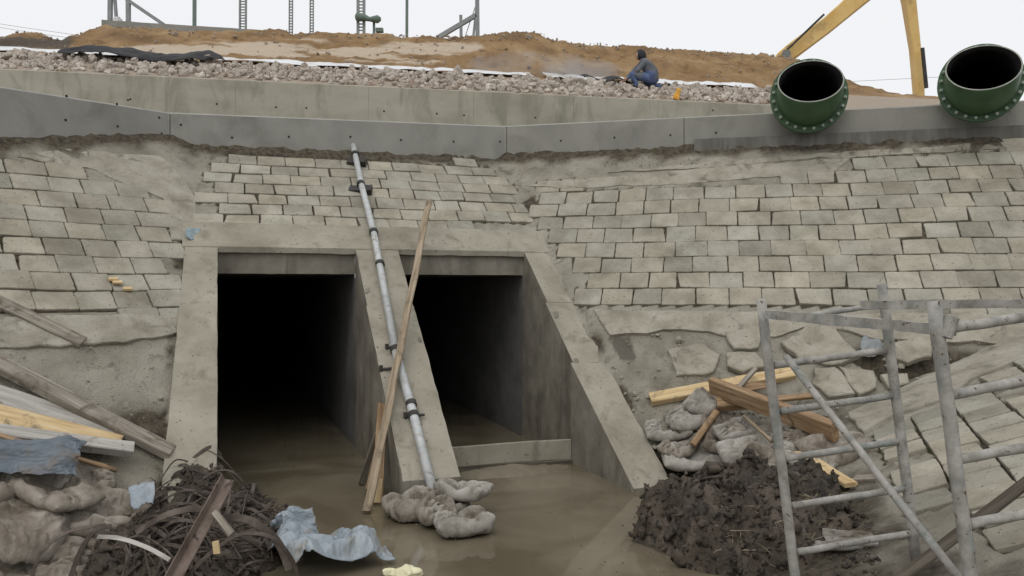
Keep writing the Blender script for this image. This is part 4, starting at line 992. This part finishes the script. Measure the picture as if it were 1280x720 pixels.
def cloth(name, m, k, center, yaw, sx, sy, sz, label, cat, tilt=(0, 0)):
    bm = NB(); bm.from_mesh(SHEETS[k]); bmesh.ops.subdivide_edges(bm, edges=bm.edges[:], cuts=1, use_grid_fill=True, smooth=0.6)
    for v in bm.verts:
        v.co.x += 0.06 * noise.noise(v.co * 3 + V((k, 0, sx))); v.co = V((v.co.x * sx, v.co.y * sy, v.co.z * sz))
    bmesh.ops.solidify(bm, geom=bm.faces[:], thickness=0.003)
    mw = Matrix.Translation(center) @ Matrix.Rotation(tilt[0], 4, 'X') @ Matrix.Rotation(tilt[1], 4, 'Y') @ Matrix.Rotation(math.radians(yaw), 4, 'Z')
    return tag(obj(name, bm, m, smooth=True, mw=mw), label, cat)
def bag(px, py, lift, yaw, L_, W_, H_, label, P=None, m='sack', mixn=0.6, **k):
    p = onplane(P, px, py, lift) if P else ground(px, py, lift)
    if P in (PR, PA): p = min(onplane(PR, px, py, lift), onplane(PA, px, py, lift), key=lambda q: q.y if q.y > 3 else 99)
    n = (nrm(P) * mixn + V((0, 0, 1)) * (1 - mixn)).normalized() if P else V((0, 0, 1))
    return sandbag(p, math.radians(yaw), L_, W_, H_, label, m, n, sd=U(0, 90), **k)
G1 = 'sandbags in the left corner heap'
bag(125, 640, 0.26, 15, 0.72, 0.50, 0.24, 'large smooth tan sandbag in the middle of the left heap', PL, sag=0.04, group=G1)
bag(30, 650, 0.34, -50, 0.78, 0.50, 0.26, 'large smooth sandbag at left edge below the crumpled sack', PL, sag=0.05, group=G1)
bag(62, 605, 0.36, 150, 0.72, 0.42, 0.22, 'crumpled brown sack under the blue tarp', PL, wr=1.8, group=G1)
bag(150, 690, 0.24, 10, 0.66, 0.40, 0.22, 'lower sandbag half buried beside the rusty strips', PL, group=G1)
bag(20, 706, 0.30, 20, 0.7, 0.42, 0.22, 'torn sandbag at the bottom left corner', PL, wr=1.6, group=G1)
bag(85, 700, 0.26, -70, 0.5, 0.34, 0.2, 'narrow upright sandbag neck between the lower sacks', PL, wr=1.8, group=G1)
bag(105, 600, 0.20, 30, 0.42, 0.22, 0.16, 'small twisted brown sack beside the thin batten', PL, wr=2.0, m='sack', group=G1)
bag(-10, 600, 0.25, 70, 0.6, 0.4, 0.22, 'crumpled sack at the left photo edge by the tarp', PL, wr=1.8, group=G1)
G2 = 'sandbags at the foot of the pier'
def wbag(px, py, t, z, yaw, L_, W_, H_, label, **k):
    p = pix(px, py, t); p.z = z
    return sandbag(p, math.radians(yaw), L_ * .85, W_ * .85, H_ * .85, label, m=k.pop('m', 'sack_pale'), sd=U(0, 90), group=G2, **k)
wbag(516, 650, 7.72, 0.12, 35, 0.52, 0.40, 0.30, 'crumpled brown sandbag at the left of the pole foot', wr=1.7, m='sack')
wbag(578, 640, 7.80, 0.24, 160, 0.55, 0.32, 0.20, 'pale sandbag on top at the pole foot', wr=1.3)
wbag(545, 662, 7.45, 0.13, 110, 0.42, 0.32, 0.24, 'folded brown sack in the middle below the pole', wr=2.0, m='sack')
wbag(577, 676, 7.15, 0.11, 200, 0.46, 0.36, 0.24, 'lowest and nearest pale sandbag standing in the water', wr=1.5)
wbag(560, 655, 7.75, 0.10, 60, 0.50, 0.40, 0.22, 'sandbag buried under the others at the pier foot', wr=1.3)
G3 = 'sandbags in the right debris pile'
for (x, y, l, yw, L_, W_, H_, m_, wr, lab) in (
    (888, 500, 0.14, 40, 0.50, 0.34, 0.22, 'sack_pale', 1.2, 'pale sack under the left ends of the brown beams'),
    (868, 518, 0.12, 20, 0.55, 0.36, 0.2, 'sack_pale', 2.0, 'crumpled pale sack below the yellow beam'),
    (835, 536, 0.07, 0, 0.42, 0.28, 0.14, 'sack_pale', 2.0, 'torn flat sack nearest the right wing wall'),
    (905, 545, 0.18, 60, 0.5, 0.32, 0.2, 'sack', 1.2, 'greyish sack right of the leaning stick'),
    (938, 560, 0.22, 5, 0.62, 0.36, 0.22, 'sack_pale', 0.9, 'full rounded sandbag resting on top of the mud'),
    (965, 538, 0.22, 10, 0.66, 0.26, 0.18, 'sack', 1.2, 'long dark sack under the big brown beam'),
    (985, 555, 0.2, 70, 0.42, 0.26, 0.18, 'sack', 1.5, 'twisted sack behind the first scaffold post'),
    (870, 568, 0.10, 0, 0.6, 0.32, 0.16, 'sack_pale', 1.5, 'flattened pale sack at the back of the mud heap'),
    (1008, 570, 0.16, -20, 0.46, 0.26, 0.18, 'sack_pale', 1.5, 'pale knotted sack right of the first scaffold post'),
    (1050, 558, 0.14, 20, 0.6, 0.36, 0.2, 'sack', 1.2, 'sandbag below the big beam beside the apron edge'),
    (975, 602, 0.2, -70, 0.62, 0.34, 0.22, 'sack', 1.3, 'brown sack slumping down right of the mud heap'),
    (1002, 620, 0.12, -60, 0.4, 0.26, 0.16, 'sack', 1.6, 'small dark sack between the ladder rungs'),
    (900, 528, 0.20, 100, 0.42, 0.28, 0.16, 'sack', 1.8, 'crumpled brown sack wedged between leaning stick and dark sack'),
    (922, 536, 0.30, 30, 0.40, 0.26, 0.16, 'sack_pale', 1.9, 'small torn pale sack lying under the stubby beam'),
    (1000, 548, 0.28, 15, 0.46, 0.24, 0.14, 'sack', 1.7, 'brown folded sack draped below the lower edge of the big beam'),
    (850, 552, 0.10, 50, 0.46, 0.28, 0.12, 'sack', 2.0, 'dirty flat sack at the dark hole beside the wing wall'),
    (1018, 590, 0.12, 30, 0.44, 0.26, 0.14, 'sack_pale', 1.8, 'pale crumpled sack against the orange plank end'),
    (960, 574, 0.24, 130, 0.44, 0.26, 0.16, 'sack', 1.8, 'creased brown sack just left of the first scaffold post foot'),
    (1030, 672, 0.10, -40, 0.62, 0.22, 0.10, 'sack_pale', 2.2, 'flat shredded pale sack at the mud heap edge')):
    bag(x, y, l, yw, L_, W_, H_, lab, PA if y > 595 else PR, m_, mixn=0.5, wr=wr, group=G3)
# ------------------------------------------------------------------ RIGHT TIMBER
def rp(px, py, l): return min(onplane(PR, px, py, l), onplane(PA, px, py, l), key=lambda q: q.y if q.y > 3 else 99)
NR = nrm(PR)
plank('beam', rp(813, 499, 0.06), rp(992, 466, 0.06), 0.15, 0.10, 'wood_yellow', 'bright yellow beam lying behind the brown beams', 'beam', up=NR)
plank('beam', rp(890, 482, 0.42), rp(1044, 540, 0.30), 0.20, 0.09, 'wood_brown', 'longest brown beam pointing at the scaffold', 'beam', up=V((0.1, -1, -0.25)))
plank('beam', rp(896, 506, 0.34), rp(935, 503, 0.36), 0.14, 0.12, 'wood_brown', 'stubby brown beam end on top of the sacks', 'beam', up=NR)
plank('beam', rp(935, 500, 0.30), rp(1045, 545, 0.16), 0.12, 0.08, 'wood_brown', 'brown beam half hidden below the longest beam', 'beam', up=NR)
plank('stick', rp(922, 486, 0.38), rp(944, 461, 0.36), 0.055, 0.05, 'wood_grey', 'short grey stick poking up past the beams', 'stick', up=NR)
plank('stick', rp(866, 556, 0.30), rp(896, 514, 0.40), 0.07, 0.055, 'wood_brown', 'brown stick leaning down onto the pale sacks', 'stick', up=V((-.5, -1, .3)))
plank('beam', rp(966, 500, 0.20), rp(1022, 494, 0.16), 0.07, 0.05, 'wood_brown', 'reddish lath lying behind the longest beam', 'beam', up=NR)
plank('board', rp(905, 488, 0.34), rp(958, 480, 0.26), 0.10, 0.03, 'wood_brown', 'short brown board on the sacks left of the first post', 'board', up=NR, roll=0.4)
plank('board', rp(985, 520, 0.16), rp(1030, 560, 0.10), 0.11, 0.025, 'wood_grey', 'grey board end slipping down below the longest beam', 'board', up=NR, roll=-0.3)
plank('board', rp(846, 520, 0.10), rp(890, 545, 0.14), 0.08, 0.02, 'wood_grey', 'narrow grey board lying across the pale sacks', 'board', up=NR, roll=0.2)
plank('stick', rp(930, 520, 0.36), rp(965, 552, 0.30), 0.035, 0.03, 'wood_tan', 'thin tan stick sloping over the sacks toward the mud', 'stick', up=NR)
plank('plank', rp(1000, 566, 0.22), onplane(PA, 1064, 606, 0.05), 0.13, 0.04, 'wood_yellow', 'orange plank end poking out right of the sacks', up=V((0.3, -0.5, 0.8)), roll=0.3)
plank('wood_scrap', onplane(PA, 1069, 600, 0.03), onplane(PA, 1098, 598, 0.03), 0.09, 0.05, 'wood_grey', 'small grey scrap just right of the orange plank end', 'scrap', up=nrm(PA))
def pl2(a, b_): return rp(1076 + 26 * a, 444 - 18 * b_, 0.03)
sheet('plastic_bag', 'dirty_plastic', pl2, 20, 16, 0.06, 6, 'pale grey plastic bag in the hollow behind the scaffold', 'bag')
# ------------------------------------------------------------------ MUD HEAPS and litter
mh = heap('mud_heap', 'mud', 1.93, 7.0, 0.80, 1.15, 0.40, rot=0.36, st=0.018, lump=0.24, f=3.0, power=0.6, sd=3, clods=800)
tag(mh, 'dark lumpy mud heap at the water edge before the right sacks', 'mud heap')
ml = heap('mud_heap', 'mud', -2.62, 6.75, 0.86, 1.15, 0.23, rot=0.1, st=0.02, lump=0.16, f=3.0, power=0.7, sd=9, clods=700)
tag(ml, 'dark mud heap under the rusty strips at the left wing wall', 'mud heap')
# strips of rusty strapping in the left heap
def strap(pts, w, label, m='strap', name='steel_strap', grp='rusty strips in the left heap'):
    P = [V(p) for p in pts]; n = 22; cur = []
    for i in range(n + 1):
        q = i / n * (len(P) - 1); k = min(int(q), len(P) - 2); f = q - k
        p0, p1, p2, p3 = P[max(0, k - 1)], P[k], P[k + 1], P[min(len(P) - 1, k + 2)]
        cur.append(0.5 * ((2 * p1) + (p2 - p0) * f + (2 * p0 - 5 * p1 + 4 * p2 - p3) * f * f + (3 * p1 - p0 - 3 * p2 + p3) * f ** 3))
    bm = NB(); rows = []; sd = U(0, 50)
    for i, p in enumerate(cur):
        d = (cur[min(i + 1, n)] - cur[max(0, i - 1)]).normalized(); s = d.cross(V((0.3, -0.7, 0.6))).normalized()
        s = (s + V((0, 0, 0.4)) * noise.noise(V((i * .15, sd, 0)))).normalized(); nn_ = s.cross(d).normalized() * 0.004
        rows.append([bm.verts.new(q) for q in (p - s * w / 2 - nn_, p + s * w / 2 - nn_, p + s * w / 2 + nn_, p - s * w / 2 + nn_)])
    for A, B in zip(rows, rows[1:]):
        for k in range(4): bm.faces.new((A[k], A[(k + 1) % 4], B[(k + 1) % 4], B[k]))
    bm.faces.new(rows[0][::-1]); bm.faces.new(rows[-1]); bmesh.ops.recalc_face_normals(bm, faces=bm.faces)
    return tag(obj(name, bm, m), label, 'strap', grp)
def sp3(l, t0, t1): n = len(l) - 1; return [pix(x, y, t0 + (t1 - t0) * i / n) for i, (x, y) in enumerate(l)]
strap(sp3([(40, 722), (52, 690), (85, 665), (132, 656)], 5.4, 5.6), 0.022, 'long thin dark strip arching over the bags at left')
strap(sp3([(88, 722), (100, 690), (118, 664), (140, 657)], 5.45, 5.6), 0.03, 'thin curved dark strip beside the long arching one')
strap(sp3([(122, 671), (150, 673), (185, 685), (212, 700)], 5.6, 5.5), 0.03, 'pale tan strip curving down left of the angle iron', 'wood_pale')
strap(sp3([(170, 666), (205, 645), (240, 636), (262, 640)], 5.9, 5.9), 0.05, 'wide brown strip arching left of the angle iron top')
strap(sp3([(232, 722), (265, 690), (300, 668), (340, 672), (365, 700), (372, 726)], 5.5, 5.6), 0.03, 'dark hoop arching from the angle iron to the pale plastic')
strap(sp3([(275, 648), (310, 650), (345, 675), (362, 712)], 5.9, 5.8), 0.06, 'broad brown strip bending down right of the angle iron')
SLAB = 'dark rusty strip tangled in the mud of the left heap'
tops = [v.co.copy() for v in ml.data.vertices if v.co.z > 0.03 and 140 < proj(v.co)[0] < 385]
k = 0
near = [q for q in tops if q.y < 6.35]
while k < 190:
    src = near if k > 110 else tops
    a, b_ = random.choice(src), random.choice(src); l = (a - b_).length
    if not 0.15 < l < 0.75: continue
    k += 1; bow = l * U(0.04, 0.3); sw = V((U(-.12, .12), U(-.12, .12), 0)) * l
    a = a + V((0, 0, .01)); b_ = b_ + V((0, 0, .015))
    strap([a, a + (b_ - a) * .33 + sw + V((0, 0, bow)), a + (b_ - a) * .67 + sw + V((0, 0, bow * U(.6, 1.1))), b_], U(0.005, 0.02) if R() < .8 else U(.02, .035), SLAB)
ai = NB(); a, b_ = pix(214, 735, 5.35), pix(288, 600, 5.95); d = (b_ - a).normalized()
beam(ai, a, b_, 0.085, 0.008, up=V((-0.2, -0.8, 0.5))); s = d.cross(V((-0.2, -0.8, 0.5))).normalized(); n_ = s.cross(d)
beam(ai, a - s * 0.045 + n_ * 0.03, b_ - s * 0.045 + n_ * 0.03, 0.008, 0.07, up=V((-0.2, -0.8, 0.5))); 
tag(obj('angle_iron', ai, 'rusty_iron'), 'rusty brown angle iron standing up out of the left heap', 'angle iron')
plank('stick', pix(268, 640, 5.7), pix(290, 668, 5.55), 0.05, 0.02, 'wood_grey', 'short grey stick crossing the angle iron', 'stick', up=V((0, -1, .5)))
plank('wood_scrap', pix(269, 677, 5.4), pix(271, 692, 5.4), 0.045, 0.02, 'wood_yellow', 'tiny pale wood scrap right of the angle iron', 'scrap', up=V((0, -1, 0)))
def quadpx(c0, c1, c2, c3, t, lift=0.0):
    def f(a, b_):
        x = (c0[0] * (1 - a) + c1[0] * a) * (1 - b_) + (c3[0] * (1 - a) + c2[0] * a) * b_
        y = (c0[1] * (1 - a) + c1[1] * a) * (1 - b_) + (c3[1] * (1 - a) + c2[1] * a) * b_
        p = pix(x, y, t[0] * (1 - b_) + t[1] * b_); return p
    return f
p = lp(22, 572, 0.40); cloth('tarp', 'blue_tarp', 0, p, 20, 0.95, 0.5, 0.7, 'dull blue tarp rag draped at the left edge over sacks', 'tarp', tilt=(0.35, 0.28))
p = pix(408, 700, 6.45); p.z = 0.03; cloth('plastic_sheet', 'pale_plastic', 1, p, 35, 0.80, 0.80, 1.35, 'pale blue crumpled plastic sheet at the bottom by the water', 'plastic')
p = pix(374, 672, 6.7); p.z = 0.14; cloth('plastic_sheet', 'pale_plastic', 0, p, 110, 0.36, 0.36, 1.2, 'pale plastic peak standing up behind the crumpled sheet', 'plastic', tilt=(0.9, -0.3))
sheet('plastic_sheet', 'pale_plastic', quadpx((163, 614), (190, 610), (194, 632), (166, 636), (6.6, 6.4)), 20, 20, 0.06, 6, 'small pale plastic scrap between sandbag and mud at left', 'plastic', sd=3)
for k, (x, y, lab) in enumerate(((488, 717, 'yellowish foam crumb left of the other at bottom edge'), (510, 718, 'larger yellowish foam crumb at the bottom edge'))):
    bm = NB(); p = pix(x, y, 6.1); p.z = 0.03; bmesh.ops.create_icosphere(bm, subdivisions=3, radius=0.05 + .03 * k, matrix=Matrix.Translation(p) @ Matrix.Diagonal((1.3, 1, .6, 1)))
    for v in bm.verts: v.co += (v.co - p) * 0.6 * noise.noise(v.co * 18)
    tag(obj('foam_crumb', bm, 'foam'), lab, 'foam')
# twigs, straw, weeds (nobody could count them)
def litter(name, spots, m, label, lmin, lmax, w, up=0.3):
    bm = NB()
    for p in spots:
        a = U(0, 6.283); l = U(lmin, lmax); d = V((math.cos(a), math.sin(a), U(0, up) * 2)).normalized() * l
        s = d.cross(V((U(-1, 1), U(-1, 1), 1))).normalized() * w; mid = p + d * .5 + V((0, 0, l * U(0, .15)))
        q = [bm.verts.new(x) for x in (p - s, p + s, mid + s * .8, p + d, mid - s * .8)]
        bm.faces.new(q)
    return tag(obj(name, bm, m), label, 'litter', kind='stuff')
def surf_spots(o, n, pol=None, zmin=0.0):
    me = o.data; out = []
    while len(out) < n:
        v = me.vertices[random.randrange(len(me.vertices))].co
        if v.z > zmin and (pol is None or inside(pol, *proj(v))): out.append(v.copy())
    return out
litter('straw', surf_spots(mh, 220, [(900, 640), (1120, 600), (1140, 740), (880, 740)]), 'straw', 'dry straw and twigs sticking out of the right mud', 0.04, 0.22, 0.003)
litter('twigs', surf_spots(ml, 420), 'strap', 'thin dark twigs and wires in the left mud', 0.06, 0.3, 0.004)
sp_l = []
for k in range(900):
    i = random.choice((1, 2, 2, 3, 3)); q = R(); o_ = 0.05 + 0.35 * R() ** 2
    p = seg_pt(i, q, o_, 0); p.z = H0(p.x, p.y) + 0.04
    if noise.noise(p * 1.3) > -0.05: sp_l.append(p)
litter('weeds', sp_l, 'weed', 'low dry weeds along the foot of the dark wall', 0.03, 0.10, 0.004, 1.5)
bm = NB()
for k in range(70):
    p = pix(U(700, 870) if R() < .6 else U(380, 700), U(640, 718), 6.5); q = (CAMH) / ((proj(p)[1] - 360) / 1000); p = pix(*proj(p), q); p.z = 0.004
    if Hg(p.x, p.y) < 0.005: clod(bm, 1, rmat(p, U(0.004, 0.014), .7, 1.6, .3, .5))
tag(obj('floating_bits', bm, 'sediment'), 'small crumbs and bits floating on the muddy water', 'litter', kind='stuff')
# crumbs of mortar and stone on the eroded slope
def crumbs(name, poly, P, n, r0, r1, m, label, bb):
    bm = NB()
    while n > 0:
        x, y = U(bb[0], bb[2]), U(bb[1], bb[3])
        if not inside(poly, x, y): continue
        n -= 1; p = onplane(P, x, y, 0.012); r_ = U(r0, r1) * (1.7 if R() < .08 else 1)
        clod(bm, 1, rmat(p, r_))
    for v in bm.verts: v.co += V((noise.noise(v.co * 25), noise.noise(v.co * 25 + V((3, 3, 3))), noise.noise(v.co * 25 + V((9, 3, 3))))) * 0.012
    tag(obj(name, bm, m), label, 'rubble', kind='stuff')
crumbs('slope_crumbs', erodeR, PR, 200, 0.008, 0.028, 'slab', 'small concrete crumbs on the worn right slope', (745, 395, 1250, 640))
crumbs('pile_crumbs', [(800, 545), (900, 500), (1060, 545), (1075, 640), (960, 640), (870, 600)], PR, 420, 0.008, 0.04, 'slab', 'broken concrete crumbs around the right debris pile', (800, 500, 1075, 640))
crumbs('pile_crumbs', [(980, 600), (1075, 600), (1110, 735), (1040, 735)], PA, 260, 0.006, 0.03, 'mud', 'dark crumbs of mud scattered on the apron beside the heap', (980, 600, 1110, 735))
crumbs('slope_crumbs', erodeL, PL, 60, 0.006, 0.022, 'slab', 'small concrete crumbs on the worn left slope', (-20, 400, 226, 600))
# ------------------------------------------------------------------ LIGHT, SKY, CAMERA
w = bpy.data.worlds.new('World'); sc.world = w; w.use_nodes = True
nt = w.node_tree; N = nt.nodes; L = nt.links; bg = N['Background']
sky = N.new('ShaderNodeTexSky'); sky.sky_type = 'NISHITA'; sky.sun_disc = False
EL, AZ = math.radians(52), math.radians(200)
sky.sun_elevation = EL; sky.sun_rotation = AZ; sky.air_density = 1.5; sky.dust_density = 5
hs = N.new('ShaderNodeHueSaturation'); hs.inputs['Saturation'].default_value = 0.1
mx = N.new('ShaderNodeMix'); mx.data_type = 'RGBA'; mx.inputs[0].default_value = 0.85; mx.inputs[7].default_value = (8.85, 8.95, 9.2, 1)
L.new(sky.outputs[0], hs.inputs['Color']); L.new(hs.outputs[0], mx.inputs[6]); L.new(mx.outputs[2], bg.inputs['Color'])
bg.inputs['Strength'].default_value = 0.1
sd_ = bpy.data.lights.new('sun', 'SUN'); sd_.energy = 0.6; sd_.angle = math.radians(40); sd_.color = (1.0, 0.94, 0.85)
so = bpy.data.objects.new('sun', sd_); col.objects.link(so)
dirv = V((math.sin(AZ) * math.cos(EL), math.cos(AZ) * math.cos(EL), math.sin(EL)))
so.rotation_euler = dirv.to_track_quat('Z', 'Y').to_euler(); so.location = (0, 0, 30)
cd = bpy.data.cameras.new('camera'); cam = bpy.data.objects.new('camera', cd); col.objects.link(cam)
cam.location = (0, 0, CAMH); cam.rotation_euler = (math.radians(90), 0, 0)
cd.sensor_width = 36; cd.lens = 28.125; cd.clip_end = 2000; cd.clip_start = 0.05
sc.camera = cam
vs = sc.view_settings; vs.view_transform = 'Standard'; vs.look = 'None'; vs.gamma = 1; vs.exposure = 0.14; vs.use_curve_mapping = False
